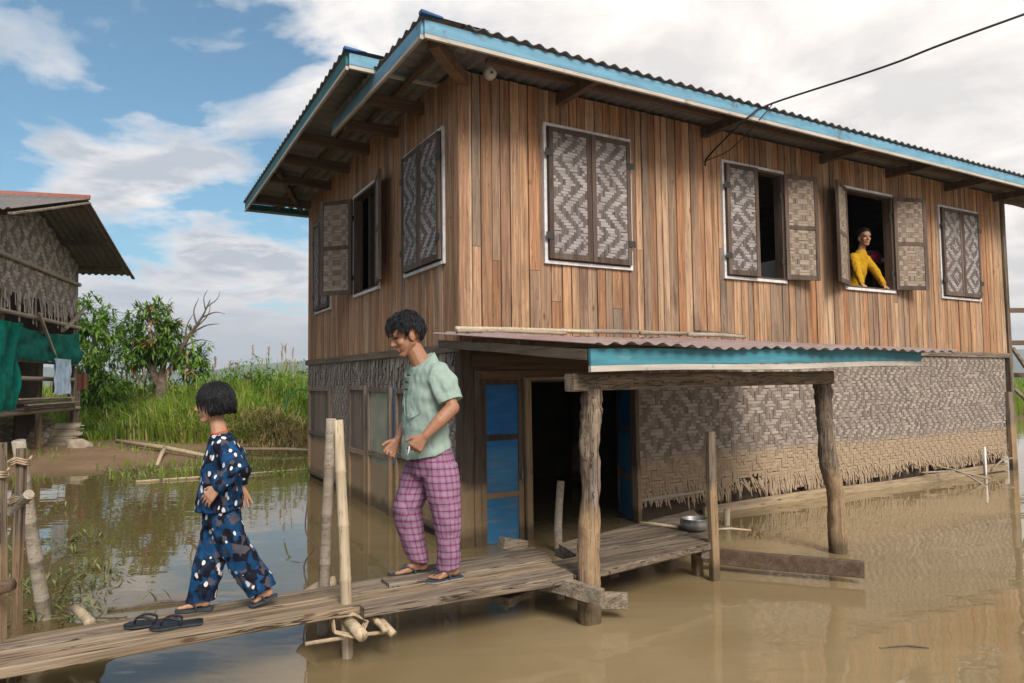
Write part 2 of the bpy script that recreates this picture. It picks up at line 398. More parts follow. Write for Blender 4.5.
# ------------------------------------------------------------------ frames
HC = V((-0.473, 6.463, 0.0)); TH = R(29.5)
E1 = V((math.cos(TH), math.sin(TH), 0)); E2 = V((-math.sin(TH), math.cos(TH), 0))
def hw(u, v, z): return HC+E1*u+E2*v+V((0, 0, z))

# ------------------------------------------------------------------ setting
def shore(x):
    b = 16.2+0.5*math.sin(x*0.9)+0.35*math.sin(x*2.3+1)
    if x > -2: b += 0.9*(x+2)
    if b > 24: b = 24+(b-24)*0.05
    if x < -13: b -= 0.35*(-13-x)
    return b
def ground_h(x, y):
    t = y-shore(x)
    # mud spit beside the hut
    n = mnoise.noise(V((x*0.5, y*0.5, 3)))*0.9+mnoise.noise(V((x*1.7, y*1.7, 5)))*0.35
    dd = ((x+10.6)/4.8)**2+((y-14.4)/3.4)**2
    spit = 0.26*(1-dd)+0.07*n if dd < 2.2 else -1
    h = -0.5 if t < -2.2 else (0.17*t if t < 1.5 else 0.255+0.05*min(t-1.5, 9))
    h = h+0.05*n*(1 if t > -2 else 0)
    h = max(h, min(spit, 0.3))
    return max(h, -0.5)
def axis(lo, hi, step, far):
    a = []; x = lo
    while x <= hi: a.append(x); x += step
    s = step; x = hi
    while x < far: s *= 1.35; x += s; a.append(min(x, far))
    s = step; x = lo; left = []
    while x > -far: s *= 1.35; x -= s; left.append(max(x, -far))
    return left[::-1]+a
xs = axis(-20, 24, 0.4, 2600); ys = axis(-6, 34, 0.4, 2600)
g = MB()
gv = [(x, y, ground_h(x, y)) for y in ys for x in xs]; nx = len(xs)
g.add(gv, [(j*nx+i, j*nx+i+1, (j+1)*nx+i+1, (j+1)*nx+i) for j in range(len(ys)-1) for i in range(nx-1)])
t = NT('muddy_ground'); z, pos = t.worldz()
n1 = t.noise(pos, 0.9, 6.0, 0.65); n2 = t.noise(pos, 9.0, 5.0, 0.7)
c = t.mix(t.range(n1, 0.35, 0.65), (0.16, 0.095, 0.055), (0.24, 0.155, 0.095))
c = t.mix(t.range(n2, 0.4, 0.7, 0, 0.6), c, (0.13, 0.085, 0.05))
c = t.mix(t.range(z, 0.30, 0.42), c, (0.07, 0.10, 0.025))
c = t.mix(t.range(t.noise(pos, 2.2, 5.0, 0.7), 0.55, 0.68, 0.0, 0.7), c, (0.10, 0.13, 0.03))
c = t.mix(t.range(z, 0.06, 0.0), c, (0.10, 0.07, 0.035))
t.bump(n2, 0.8, 0.08)
tag(g.build('ground', t.out(c, 0.85, 0.2), None, True), 'muddy bank and grassy land beyond the flood', kind='structure')

t = NT('muddy_water'); pos = t.worldz()[1]
n1 = t.noise(pos, 0.35, 4.0, 0.6)
sx = t.n('ShaderNodeSeparateXYZ'); t.l(pos, sx.inputs[0])
n3 = t.noise(t.mapping(pos, (0.5, 1.8, 1)), 1.0, 5.0, 0.62, 0.8)
silt = t.mix(t.range(t.math('ADD', t.math('MULTIPLY', n1, 0.5), t.math('MULTIPLY', n3, 0.5)), 0.36, 0.64), (0.19, 0.137, 0.068), (0.26, 0.196, 0.11))
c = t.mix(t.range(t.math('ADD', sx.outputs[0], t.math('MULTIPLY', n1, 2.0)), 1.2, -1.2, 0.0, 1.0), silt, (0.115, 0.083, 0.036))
w1 = t.noise(t.mapping(pos, (1.6, 3.4, 1)), 1.0, 2.0, 0.45)
w2 = t.noise(t.mapping(pos, (7, 11, 1)), 1.0, 2.0, 0.5)
amp = t.range(t.noise(pos, 0.25, 2.0), 0.35, 0.7, 0.10, 0.75)
t.bump(t.math('MULTIPLY', t.math('ADD', w1, t.math('MULTIPLY', w2, 0.12)), amp), 0.16, 0.06)
t.b.inputs['IOR'].default_value = 1.43
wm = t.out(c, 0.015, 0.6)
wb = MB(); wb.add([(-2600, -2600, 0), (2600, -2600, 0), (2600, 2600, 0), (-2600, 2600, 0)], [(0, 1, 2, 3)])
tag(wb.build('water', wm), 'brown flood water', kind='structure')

hb = MB(); N = 120; rows = []
for r_i, dist in enumerate((1500, 1650, 1800, 2050, 2300)):
    row = []
    for i in range(N+1):
        a = R(-80)+R(160)*i/N
        hgt = (0, 24, 52, 74, 40)[r_i]*(0.75+0.55*mnoise.noise(V((i*0.09, r_i*0.4, 2)))+0.25*mnoise.noise(V((i*0.35, r_i, 7))))
        if r_i == 0: hgt = -2
        row.append((math.sin(a)*dist, math.cos(a)*dist, hgt))
    rows.append(row)
hb.rings(rows, False, 0, 0.5, closed=False)
tag(hb.build('hills', flat('forested_hills', (0.05, 0.085, 0.05), 0.9, 0.1, 0.4, 0.01), None, True), 'distant wooded hills', kind='structure')

# ------------------------------------------------------------------ weave generator
def diamond(i, j, P=16):
    a = abs((i % P)-P//2); b = abs((j % P)-P//2)
    return (a+b) % 6 < 3
def zigzag(i, j, P=16):
    b = abs((j % P)-P//2)
    return (i+b) % 6 < 3
def basket(i, j):
    return ((i//2)+(j//2)+(i//6)) % 2 == 0
def herring(i, j):
    return (i+abs((j % 12)-6)) % 4 < 2
def weave(mb, o, ex, ey, n, w, h, cell, fn, mi=0, lift=0.006, light=None, keep=None, jit=0.22, flip=0.045):
    """real interlaced strips; o lower-left corner, ex/ey/n unit vectors"""
    o = V(o); ex = V(ex); ey = V(ey); n = V(n)
    nx_ = max(2, int(w/cell)); ny_ = max(2, int(h/cell)); cx = w/nx_; cy = h/ny_
    H = [[fn(i, j) != (rng.random() < flip) for j in range(ny_)] for i in range(nx_)]
    rt = [rng.uniform(-1, 1) for _ in range(ny_)]; ct = [rng.uniform(-1, 1) for _ in range(nx_)]
    def strip(u0, v0, u1, v1, horiz, tone):
        L = (u1-u0) if horiz else (v1-v0)
        e = min(0.3*cell, L*0.3); pts = []
        prof = [(0, 0.0), (e, lift), (L-e, lift), (L, 0.0)]
        j0 = rng.uniform(-jit, jit)*cell*0.5
        for (k, hh) in prof:
            for s in (0.05, 0.95):
                if horiz: p = o+ex*(u0+k)+ey*(v0+(v1-v0)*s+j0)
                else: p = o+ex*(u0+(u1-u0)*s+j0)+ey*(v0+k)
                pts.append(p+n*(hh+0.001*rng.random()))
        fs = [(0, 2, 3, 1), (2, 4, 5, 3), (4, 6, 7, 5)]
        if not horiz: fs = [tuple(reversed(f)) for f in fs]
        mb.add(pts, fs, mi, tone)
    for j in range(ny_):
        i = 0
        while i < nx_:
            if H[i][j]:
                k = i
                while k+1 < nx_ and H[k+1][j]: k += 1
                u0, u1 = i*cx-cx*0.15, (k+1)*cx+cx*0.15; u0 = max(u0, 0); u1 = min(u1, w)
                if keep is None or keep((u0+u1)/2, (j+0.5)*cy):
                    strip(u0, j*cy, u1, (j+1)*cy, True, min(1, max(0.45, 0.75+0.13*rt[j]+rng.uniform(-0.2, 0.2))))
                i = k+1
            else: i += 1
    for i in range(nx_):
        j = 0
        while j < ny_:
            if not H[i][j]:
                k = j
                while k+1 < ny_ and not H[i][k+1]: k += 1
                v0, v1 = j*cy-cy*0.15, (k+1)*cy+cy*0.15; v0 = max(v0, 0); v1 = min(v1, h)
                if keep is None or keep((i+0.5)*cx, (v0+v1)/2):
                    strip(i*cx, v0, (i+1)*cx, v1, False, min(0.42, max(0, 0.2+0.1*ct[i]+rng.uniform(-0.16, 0.16))))
                j = k+1
            else: j += 1
    # dark backing
    mb.add([o-n*0.004, o+ex*w-n*0.004, o+ex*w+ey*h-n*0.004, o+ey*h-n*0.004], [(0, 1, 2, 3)] if keep is None else [], mi, 0.0)

# ------------------------------------------------------------------ house
house = empty('wooden_house', HC, TH)
tag(house, 'two storey wooden house on stilts with woven bamboo lower walls, standing in the flood', 'house')
LU, LV, ZB = 9.82, 6.0, 1.88
ZT = 4.50
FW = [(0.94, 2.00, 2.73, 4.11), (3.445, 4.475, 2.735, 4.10), (5.70, 6.77, 2.73, 4.085), (7.99, 9.03, 2.72, 4.085)]
LW = [(0.33, 1.36, 2.71, 4.02), (2.28, 3.30, 2.70, 4.03), (4.52, 5.43, 2.66, 4.06)]

def siding(name, L, holes, ztop, place, bw=0.112, parent=house, seed=1):
    """vertical planks, cut round the window openings; place(a, depth, z) -> local point"""
    r = random.Random(seed); mb = MB(); x = 0.0
    while x < L-0.01:
        w = bw*r.uniform(0.78, 1.2); x1 = min(L, x+w)
        if L-x1 < 0.04: x1 = L
        cuts = sorted({x, x1} | {h for q in holes for h in q[:2] if x+0.004 < h < x1-0.004})
        tone = r.random(); dep = r.uniform(0, 0.012); zlo = ZB-r.uniform(0.0, 0.02)
        joint = r.uniform(2.2, 4.2) if r.random() < 0.25 else None
        for a, b in zip(cuts[:-1], cuts[1:]):
            hs = sorted([(q[2], q[3]) for q in holes if q[0] < (a+b)/2 < q[1]])
            spans = []; z = zlo
            for (h0, h1) in hs: spans.append((z, h0)); z = h1
            spans.append((z, ztop((a+b)/2)))
            if joint:
                sp2 = []
                for (p, q) in spans:
                    if p+0.2 < joint < q-0.2: sp2 += [(p, joint-0.002), (joint+0.002, q)]
                    else: sp2.append((p, q))
                spans = sp2
            ga = 0.004 if a == x else 0.0; gb = 0.0045 if b == x1 else 0.0
            for k, (z0, z1) in enumerate(spans):
                tn = tone if k == 0 or not joint else (tone+0.37*k) % 1.0
                if hs and k > 0: tn = (tone+0.21) % 1.0
                bow = r.uniform(-0.002, 0.002)
                rings = []
                for zz in (z0, (z0+z1)/2, z1):
                    o_ = bow if zz not in (z0, z1) else 0
                    c = 0.003
                    prof = [(a+ga, 0.0), (a+ga, 0.018+dep-c), (a+ga+c, 0.018+dep), (b-gb-c, 0.018+dep), (b-gb, 0.018+dep-c), (b-gb, 0.0)]
                    rings.append([place(p+o_, d, zz) for p, d in prof])
                mb.rings(rings, True, 0, tn)
        x = x1
    return mb.build(name, M['siding'], parent)
FP = lambda a, d, z: V((a, -d, z))
LP = lambda a, d, z: V((-d, a, z))
siding('front_wall', LU, FW, lambda a: 4.49, FP, seed=11)
siding('side_wall', LV, LW, lambda a: 4.50+0.03*min(a, 2.0) if a < 0.5 else 4.655, LP, seed=23)
siding('end_wall', LV, [], lambda a: 4.50, lambda a, d, z: V((LU+d, a, z)), seed=31)
siding('rear_wall', LU, [], lambda a: 4.50, lambda a, d, z: V((a, LV+d, z)), seed=37)
# dark backing added behind the planks to stop light leaks, same openings
def lining(L, holes, place, ztop, name='light_leak_backing'):
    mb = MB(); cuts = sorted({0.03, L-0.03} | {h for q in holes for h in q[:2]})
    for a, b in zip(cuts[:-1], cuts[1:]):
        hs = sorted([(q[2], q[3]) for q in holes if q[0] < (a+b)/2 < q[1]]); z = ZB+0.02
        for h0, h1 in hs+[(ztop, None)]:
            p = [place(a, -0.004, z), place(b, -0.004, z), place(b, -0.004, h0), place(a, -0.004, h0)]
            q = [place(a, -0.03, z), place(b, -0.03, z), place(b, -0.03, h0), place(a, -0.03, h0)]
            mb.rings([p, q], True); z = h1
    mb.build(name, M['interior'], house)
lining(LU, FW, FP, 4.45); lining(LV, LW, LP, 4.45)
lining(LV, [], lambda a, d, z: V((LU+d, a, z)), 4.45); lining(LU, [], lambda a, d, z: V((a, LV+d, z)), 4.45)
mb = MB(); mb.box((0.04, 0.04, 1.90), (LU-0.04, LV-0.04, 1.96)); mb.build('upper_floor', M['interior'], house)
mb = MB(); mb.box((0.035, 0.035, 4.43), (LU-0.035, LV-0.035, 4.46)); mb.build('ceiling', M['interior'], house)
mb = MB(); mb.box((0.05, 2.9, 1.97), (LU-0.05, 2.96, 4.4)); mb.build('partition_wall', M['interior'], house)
# corner trims and posts
mb = MB(); mb.box((-0.034, -0.036, ZB-0.01), (0.075, -0.024, 4.47), 0, 0.42); mb.box((-0.036, -0.024, ZB-0.01), (-0.026, 0.07, 4.47), 0, 0.13); mb.build('corner_board', M['siding'], house)
mb = MB(); mb.bar((LU+0.03, -0.02, -0.4), (LU+0.02, -0.02, 4.5), 0.09, 0.09, (0, 1, 0), 0, 0.2, 8, 0.02)
mb.bar((LU-0.12, -0.075, -0.4), (LU-0.10, -0.065, 1.25), 0.12, 0.06, (0, 1, 0), 0, 0.9, 8, 0.02); mb.build('corner_post', M['greywood_z'], house)
mb = MB(); mb.bar((0.02, -0.01, -0.4), (0.02, -0.01, ZB-0.05), 0.14, 0.14, (0, 1, 0), 0, 0.3, 8, 0.02); mb.build('corner_post', M['darkwood_mud'], house)
for (u, v) in ((LU-0.05, LV-0.05), (0.05, LV-0.05), (4.9, LV-0.05), (3.3, 2.9), (6.6, 2.9)):
    mb = MB(); mb.bar((u, v, -0.4), (u, v, ZB+0.02), 0.13, 0.13, (0, 1, 0), 0, 0.4, 6, 0.02); mb.build('stilt', M['darkwood_mud'], house)
# band boards under the siding
mb = MB(); mb.bar((-0.06, -0.045, 1.845), (LU+0.06, -0.045, 1.845), 0.03, 0.075, (0, 0, 1), 0, 0.55, 14, 0.015)
mb.build('band_board', M['greywood'], house)
mb = MB(); mb.bar((-0.045, -0.05, 1.845), (-0.045, LV+0.05, 1.86), 0.03, 0.085, (0, 0, 1), 0, 0.35, 14, 0.015)
mb.build('band_board', wood('side_band_wood', [(0, (0.13, 0.10, 0.075)), (0.5, (0.19, 0.15, 0.11)), (1, (0.25, 0.2, 0.15))], 1, 0.85, None, 1.1, 0.4), house)

# ---- windows
def shutter_mesh(w, h, side, outside, inside):
    """hinge at x=0, leaf towards +x*side, outer face -y"""
    mb = MB(); s = side; fw = 0.052; th = 0.032
    def bx(x0, x1, z0, z1, tn, y0=-th/2, y1=th/2):
        a, b = sorted((x0*s, x1*s)); mb.box((a, y0, z0), (b, y1, z1), 0, tn, 0.0015)
    bx(0, fw, 0, h, rng.random()); bx(w-fw, w, 0, h, rng.random())
    bx(fw, w-fw, 0, fw*1.15, rng.random(), -th/2+0.002, th/2-0.002); bx(fw, w-fw, h-fw, h, rng.random(), -th/2+0.002, th/2-0.002)
    bx(fw, w-fw, h*0.5-fw*0.55, h*0.5+fw*0.45, rng.random(), 0.003, th/2-0.002)   # mid rail on the inner face only
    x0 = fw if s > 0 else -(w-fw)
    weave(mb, (x0, -0.006, fw), (1, 0, 0), (0, 0, 1), (0, -1, 0), w-2*fw, h-2*fw, 0.029, outside, 1, 0.004)
    xi = x0+(w-2*fw)
    for (z0, z1) in ((fw*1.15, h*0.5-fw*0.55), (h*0.5+fw*0.45, h-fw)):
        weave(mb, (xi, 0.004, z0), (-1, 0, 0), (0, 0, 1), (0, 1, 0), w-2*fw, z1-z0, 0.034, inside, 2, 0.004)
    for zz in (0.17*h, 0.8*h):     # hinges
        a, b = sorted((-0.045*s, 0.05*s)); mb.box((a, -th/2-0.006, zz-0.035), (b, -th/2-0.001, zz+0.035), 3, 0.5)
    return mb
def window(u0, u1, z0, z1, where, la, ra, pat):
    w = u1-u0; h = z1-z0
    mb = MB(); t_ = 0.032
    for (a, b) in (((-t_, -0.05, -t_), (0, -0.0, h+t_)), ((w, -0.05, -t_), (w+t_, -0.0, h+t_)), ((0, -0.05, h), (w, -0.0, h+t_)), ((0, -0.055, -t_), (w, -0.0, 0))):
        mb.box(a, b, 0, 0.5, 0.0015)
    for (a, b) in (((0, -0.048, 0), (0.03, 0.07, h)), ((w-0.03, -0.048, 0), (w, 0.07, h)), ((0.03, -0.048, h-0.03), (w-0.03, 0.07, h)), ((0.03, -0.048, 0), (w-0.03, 0.07, 0.025))):
        mb.box(a, b, 1, 0.4)
    fr = mb.build('window', [M['white_trim'], M['shutter']], house)
    if where == 'front': fr.location = (u0, 0, z0)
    else: fr.location = (0, u1, z0); fr.rotation_euler = (0, 0, R(-90))
    for side, ang, hx in ((1, la, 0.006), (-1, ra, w-0.006)):
        mb = shutter_mesh(w/2-0.01, h-0.03, side, pat, basket)
        s = mb.build('shutter', [M['shutter'], M['weave_out'], M['weave_in'], M['black']], fr)
        s.location = (hx, -0.072, 0.015); s.rotation_euler = (0, 0, R(-ang*side))
    return fr
dia_s = lambda i, j: diamond(i+4, j+3, 14)
window(*FW[0], 'front', 1, 1, zigzag)
window(*FW[1], 'front', 3, 168, dia_s)
window(*FW[2], 'front', 157, 161, zigzag)
window(*FW[3], 'front', 1, 1, lambda i, j: diamond(i, j, 16))
window(*LW[0], 'side', 1, 1, zigzag)
window(*LW[1], 'side', 138, 167, dia_s)
window(*LW[2], 'side', 2, 1, zigzag)

# ---- roof
def corr_sheet(mb, o, run, across, L, W, amp=0.019, wl=0.15, mi=0, tone=0.5, th=0.004, jit=0.0):
    """corrugations run along `run` (length L); profile varies along `across` (width W)"""
    o = V(o); run = V(run); across = V(across); n = run.cross(across).normalized()
    if n.z < 0: n = -n
    k = max(8, int(W/wl*8)); rows = []
    for i in range(k+1):
        x = W*i/k; hgt = amp*math.sin(2*math.pi*x/wl)
        sag = jit*mnoise.noise(V((x*1.3, 0, 0)))
        rows.append([o+across*x+n*(hgt+sag), o+across*x+run*(L+jit*2*mnoise.noise(V((x*0.9, 3, 0))))+n*(hgt+sag*0.5)])
    vs = [p for r in rows for p in r]+[p-n*th for r in rows for p in r]; m = len(rows)*2; fs = []
    for i in range(k):
        fs.append((2*i, 2*i+1, 2*i+3, 2*i+2)); fs.append((m+2*i, m+2*i+2, m+2*i+3, m+2*i+1))
        fs.append((2*i, 2*i+2, m+2*i+2, m+2*i)); fs.append((2*i+1, m+2*i+1, m+2*i+3, 2*i+3))
    mb.add(vs, fs, mi, tone)
s2 = math.sin(R(2.0)); c2 = math.cos(R(2.0))
mb = MB()
corr_sheet(mb, (-0.30, -0.76, 4.515), (0, c2, s2), (1, 0, 0), 2.86, 11.1, 0.015, 0.14, 0, 0.5, 0.004, 0.008)
corr_sheet(mb, (-0.69, -0.76, 4.522), (1, 0, 0), (0, c2, s2), 0.62, 2.84, 0.016, 0.17)
rf = mb.build('roof', M['roof'], house)
mb = MB(); mb.bar((-0.705, -0.75, 4.53), (-0.50, -0.74, 4.528), 0.06, 0.03, (0, 0, 1), 0, 0.5, 5, 0.02, 0.1, 0.5); mb.build('ridge_cap', M['bluecap'], rf)
mb = MB()
corr_sheet(mb, (-0.55, 0.46, 4.69), (0, 1, -0.004), (1, 0, 0), 6.3, 11.3, 0.015, 0.14)
corr_sheet(mb, (-0.98, 0.46, 4.695), (1, 0, 0.0), (0, 1, -0.004), 0.6, 6.28, 0.016, 0.17)
rb = mb.build('roof', M['roof'], house)
mb = MB(); mb.bar((-0.985, 0.475, 4.70), (-0.76, 0.485, 4.70), 0.06, 0.03, (0, 0, 1), 0, 0.5, 5, 0.02, 0.1, 0.5); mb.build('ridge_cap', M['bluecap'], rb)
# fascias (board plus pale lower edge)
def fascia(a, b, zlo, zhi, mat, th=0.024, up=(0, 0, 1)):
    a = V(a); b = V(b); mb = MB(); d = zhi-zlo
    mid = V((0, 0, zlo+0.04+(d-0.04)/2)); lo = V((0, 0, zlo+0.02))
    mb.bar(a+mid, b+mid, th, d-0.042, up, 0, 0.5, 10, 0.006, 0.1)
    mb.bar(a+lo, b+lo, th*1.25, 0.038, up, 1, 0.5, 10, 0.006, 0.1)
    return mb.build('fascia_board', [mat, M['fascia_lip']], house)
fascia((-0.655, -0.715, 0), (10.75, -0.715, 0), 4.335, 4.492, M['fascia'])
fascia((-0.668, -0.70, 0), (-0.668, 2.05, 0.06), 4.335, 4.49, M['fascia'])
fascia((-0.93, 0.495, 0), (1.0, 0.495, 0), 4.512, 4.665, M['fascia'])
fascia((-0.945, 0.515, 0), (-0.945, 6.68, -0.02), 4.512, 4.668, M['fascia_dark'])
fascia((-0.93, 6.69, 0), (10.7, 6.69, 0), 4.50, 4.64, M['fascia_dark'])
# beams carrying the overhang
for u in (1.12, 3.15, 5.28, 6.72, 8.22, 9.62):
    mb = MB(); mb.bar((u, 0.02, 4.41), (u, -0.69, 4.395), 0.075, 0.11, (0, 0, 1), 0, rng.random(), 4, 0.012); mb.build('eave_beam', M['darkwood'], house)
for v in (0.85, 1.65):
    mb = MB(); mb.bar((0.02, v, 4.42), (-0.64, v, 4.41), 0.075, 0.12, (0, 0, 1), 0, rng.random(), 4, 0.012); mb.build('eave_beam', M['darkwood_x'], house)
mb = MB(); mb.bar((0.05, 0.02, 4.40), (-0.5, -0.58, 4.41), 0.10, 0.13, (0, 0, 1), 0, 0.9, 4, 0.03); mb.build('eave_beam', M['darkwood_x'], house)
for v in (2.7, 3.6, 4.6, 5.9):
    mb = MB(); mb.bar((0.02, v, 4.53), (-0.91, v, 4.55), 0.08, 0.13, (0, 0, 1), 0, rng.random(), 4, 0.02); mb.build('eave_beam', M['darkwood_x'], house)
mb = MB(); mb.bar((-0.42, 2.1, 4.62), (-0.42, 6.6, 4.60), 0.06, 0.07, (0, 0, 1), 0, 0.5, 6, 0.02); mb.bar((-0.1, 6.3, 4.55), (-0.85, 4.3, 4.57), 0.07, 0.1, (0, 0, 1), 0, 0.7, 4, 0.02); mb.build('eave_batten', M['darkwood_x'], house)
mb = MB(); mb.bar((-0.35, -0.66, 4.46), (-0.35, 2.0, 4.52), 0.05, 0.05, (0, 0, 1), 0, 0.5, 6, 0.01); mb.bar((0.1, -0.36, 4.465), (10.6, -0.36, 4.465), 0.05, 0.05, (0, 0, 1), 0, 0.5, 6, 0.01); mb.build('eave_batten', M['darkwood_x'], house)
mb = MB(); mb.bar((LU, -0.05, 4.42), (10.7, -0.05, 4.42), 0.08, 0.12, (0, 0, 1), 0, 0.5, 4, 0.02); mb.bar((LU, 0.5, 4.42), (10.7, 0.5, 4.42), 0.08, 0.12, (0, 0, 1), 0, 0.5, 4, 0.02); mb.build('eave_beam', M['darkwood_x'], house)
# small white box under the eave
mb = MB(); mb.tube([(0.295, -0.026, 4.555), (0.295, -0.04, 4.555), (0.295, -0.09, 4.553), (0.295, -0.10, 4.553)], [0.05, 0.062, 0.06, 0.045], 16, 0); 
mb.tube([(0.295, -0.10, 4.55), (0.295, -0.106, 4.55)], 0.012, 8, 0, 1)
jb = mb.build('wall_lamp', [M['whitep'], M['black']], house, True); jb.location = (0, 0, -0.05)
jb['label'] = 'small white round box under the eave'

# ---- woven lower walls
mb = MB()
zb = 0.12
def keepf(u, z):
    return z > 0.02+0.24*max(0.0, mnoise.noise(V((u*0.9, 0, 4))))+(0.03 if u > 0.9 else 0.06)
weave(mb, (2.06, -0.02, zb), (1, 0, 0), (0, 0, 1), (0, -1, 0), 7.66, 1.69, 0.037, lambda i, j: diamond(i, j, 14) if i < 72+9*math.sin(j*0.5) else herring(i, j), 0, 0.007, keep=keepf, flip=0.09)
mb.add([V((2.06, 0.0, 0.42)), V((9.72, 0.0, 0.42)), V((9.72, 0.0, 1.82)), V((2.06, 0.0, 1.82))], [(0, 1, 2, 3)], 0, 0.1)
for k in range(760):     # ragged lower fringe
    u = 2.06+7.64*rng.random(); L = rng.uniform(0.06, 0.30)*(1.0 if u < 6.5 else 0.8); z1 = 0.35-rng.uniform(0, 0.12); L *= 0.45+1.5*abs(mnoise.noise(V((u*1.3, 2, 9))))
    w = rng.uniform(0.005, 0.014); dx = rng.uniform(-0.045, 0.045); dy = rng.uniform(0, 0.03)
    mb.add([(u-w, -0.03, z1), (u+w, -0.03, z1), (u+w*0.9+dx*0.5, -0.034-dy*0.5, z1-L*0.6), (u-w*0.9+dx*0.5, -0.034-dy*0.5, z1-L*0.6), (u+w*0.5+dx, -0.034-dy, z1-L), (u-w*0.3+dx, -0.034-dy, z1-L*0.93)],
           [(0, 3, 2, 1), (3, 5, 4, 2)], 0, rng.random())
mb.build('woven_wall', M['mat'], house)
mb = MB(); mb.bar((2.95, -0.07, 0.03), (9.55, -0.06, 0.06), 0.035, 0.12, (0, 0, 1), 0, 0.9, 16, 0.02)
sb = mb.build('sill_board', wood('silty_board', [(0, (0.26, 0.19, 0.12)), (1, (0.36, 0.27, 0.17))], 0, 0.85, None, 1, 0.4), house)
mb = MB(); mb.bar((2.08, -0.045, 0.24), (2.98, -0.045, 0.26), 0.02, 0.035, (0, 0, 1), 0, 0.9, 8, 0.01); mb.build('bamboo_lath', M['bamboo_grey'], house)
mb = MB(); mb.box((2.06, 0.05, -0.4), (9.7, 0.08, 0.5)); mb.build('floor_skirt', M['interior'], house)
for (u, v) in ((3.4, 0.03), (5.3, 0.03), (7.4, 0.03)):
    mb = MB(); mb.bar((u, v, -0.4), (u, v, 1.9), 0.1, 0.1, (0, 1, 0), 0, 0.3, 6, 0.02); mb.build('stilt', M['darkwood_mud'], house)
mb = MB()
weave(mb, (-0.02, LV-0.02, 0.05), (0, -1, 0), (0, 0, 1), (-1, 0, 0), LV-0.1, 1.78, 0.037, herring, 0, 0.008)
for k in range(160):      # frayed upper edge hanging over the mat
    v = rng.uniform(0.1, LV-0.1); L = rng.uniform(0.08, 0.4); z1 = 1.81; w = rng.uniform(0.012, 0.02); dx = rng.uniform(-0.05, 0.05)
    mb.add([(-0.035, v+w, z1), (-0.035, v-w, z1), (-0.05, v-w+dx, z1-L), (-0.05, v+w+dx, z1-L)], [(0, 3, 2, 1)], 0, rng.random())
mb.build('woven_wall', M['mat'], house)
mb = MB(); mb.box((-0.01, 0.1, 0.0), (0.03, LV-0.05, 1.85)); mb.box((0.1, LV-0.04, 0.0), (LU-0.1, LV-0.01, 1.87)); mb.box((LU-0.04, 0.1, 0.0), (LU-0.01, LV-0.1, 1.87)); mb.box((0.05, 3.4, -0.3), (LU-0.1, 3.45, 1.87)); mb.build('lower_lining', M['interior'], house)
# doors in the side wall: two old plank doors and a grey-green panel with a blue edge
def panel_door(v0, v1, z0, z1, pm, fm, d=0.05, rails=(0.5,), bars=True):
    mb = MB(); f = 0.055
    for a, b in ((v0, v0+f), (v1-f, v1)): mb.box((-d-0.02, a, z0), (-0.02, b, z1), 1, rng.random(), 0.002)
    for zc in (z0+f/2, z1-f/2)+tuple(z0+(z1-z0)*r for r in rails): mb.box((-d-0.015, v0+f, zc-f/2), (-0.022, v1-f, zc+f/2), 1, rng.random(), 0.002)
    n = 4 if bars else 1
    for i in range(n):
        a = v0+f+(v1-v0-2*f)*i/n; b = v0+f+(v1-v0-2*f)*(i+1)/n
        mb.box((-d+0.012, a+0.002, z0+f), (-0.02, b-0.002, z1-f), 0, rng.random())
    return mb.build('door', [pm, fm], house)
panel_door(4.45, 5.75, 0.06, 1.45, M['olddoor'], M['olddoor'], 0.06, (0.48,))
panel_door(2.72, 3.45, -0.08, 1.48, M['olddoor'], M['olddoor'], 0.06, (0.45,))
gd = panel_door(1.75, 2.58, -0.05, 1.46, M['green_panel'], M['olddoor'], 0.075, (0.47,), False); gd['label'] = 'grey green door panel with wooden frame'
mb = MB(); mb.box((-0.06, 1.665, 0.6), (-0.025, 1.715, 1.46), 0, 0.5); mb.build('door_edge', M['blue_door'], house)['label'] = 'blue painted door edge'
panel_door(0.45, 1.62, 0.1, 1.45, M['olddoor'], M['olddoor'], 0.06, (0.45,))

# ---- doorway of the front
def blue_leaf(w, h):
    mb = MB(); f = 0.055
    for a in (0, w-f): mb.box((a, -0.035, 0), (a+f, 0.0, h), 1, rng.random(), 0.002)
    for z in (0.03, 0.50, 1.04, h-f): mb.box((f, -0.032, z), (w-f, -0.002, z+f), 1, rng.random(), 0.002)
    mb.box((f, -0.02, 0.02), (w-f, -0.008, h-0.02), 0, 0.5)
    mb.tube([(w-0.03, -0.035, 0.66), (w-0.03, -0.06, 0.67), (w-0.03, -0.06, 0.77), (w-0.03, -0.035, 0.78)], 0.006, 6, 0, 2)
    return mb.build('blue_door', [M['blue_door'], M['darkwood_mud'], M['alu']], house)
bl = blue_leaf(0.46, 1.62); bl.location = (0.165, -0.03, -0.08); bl['label'] = 'blue painted door leaf with dark rails, left of the doorway'
bl = blue_leaf(0.66, 1.54); bl.location = (2.02, 0.02, -0.08); bl.rotation_euler = (0, 0, R(66)); bl['label'] = 'blue painted door leaf opened inward'
mb = MB(); mb.bar((0.125, -0.05, -0.3), (0.125, -0.05, 1.6), 0.07, 0.07, (0, 1, 0), 0, 0.5, 6, 0.01); mb.build('door_jamb', M['darkwood_mud'], house); mb = MB(); mb.bar((2.04, -0.03, -0.3), (2.04, -0.03, 1.56), 0.05, 0.07, (0, 1, 0), 0, 0.7, 6, 0.01); mb.build('door_jamb', M['darkwood_mud'], house)
mb = MB(); mb.bar((0.675, -0.07, -0.3), (0.665, -0.07, 1.53), 0.065, 0.06, (0, 1, 0), 0, 0.5, 8, 0.015); mb.build('door_post', M['tanwood'], house)
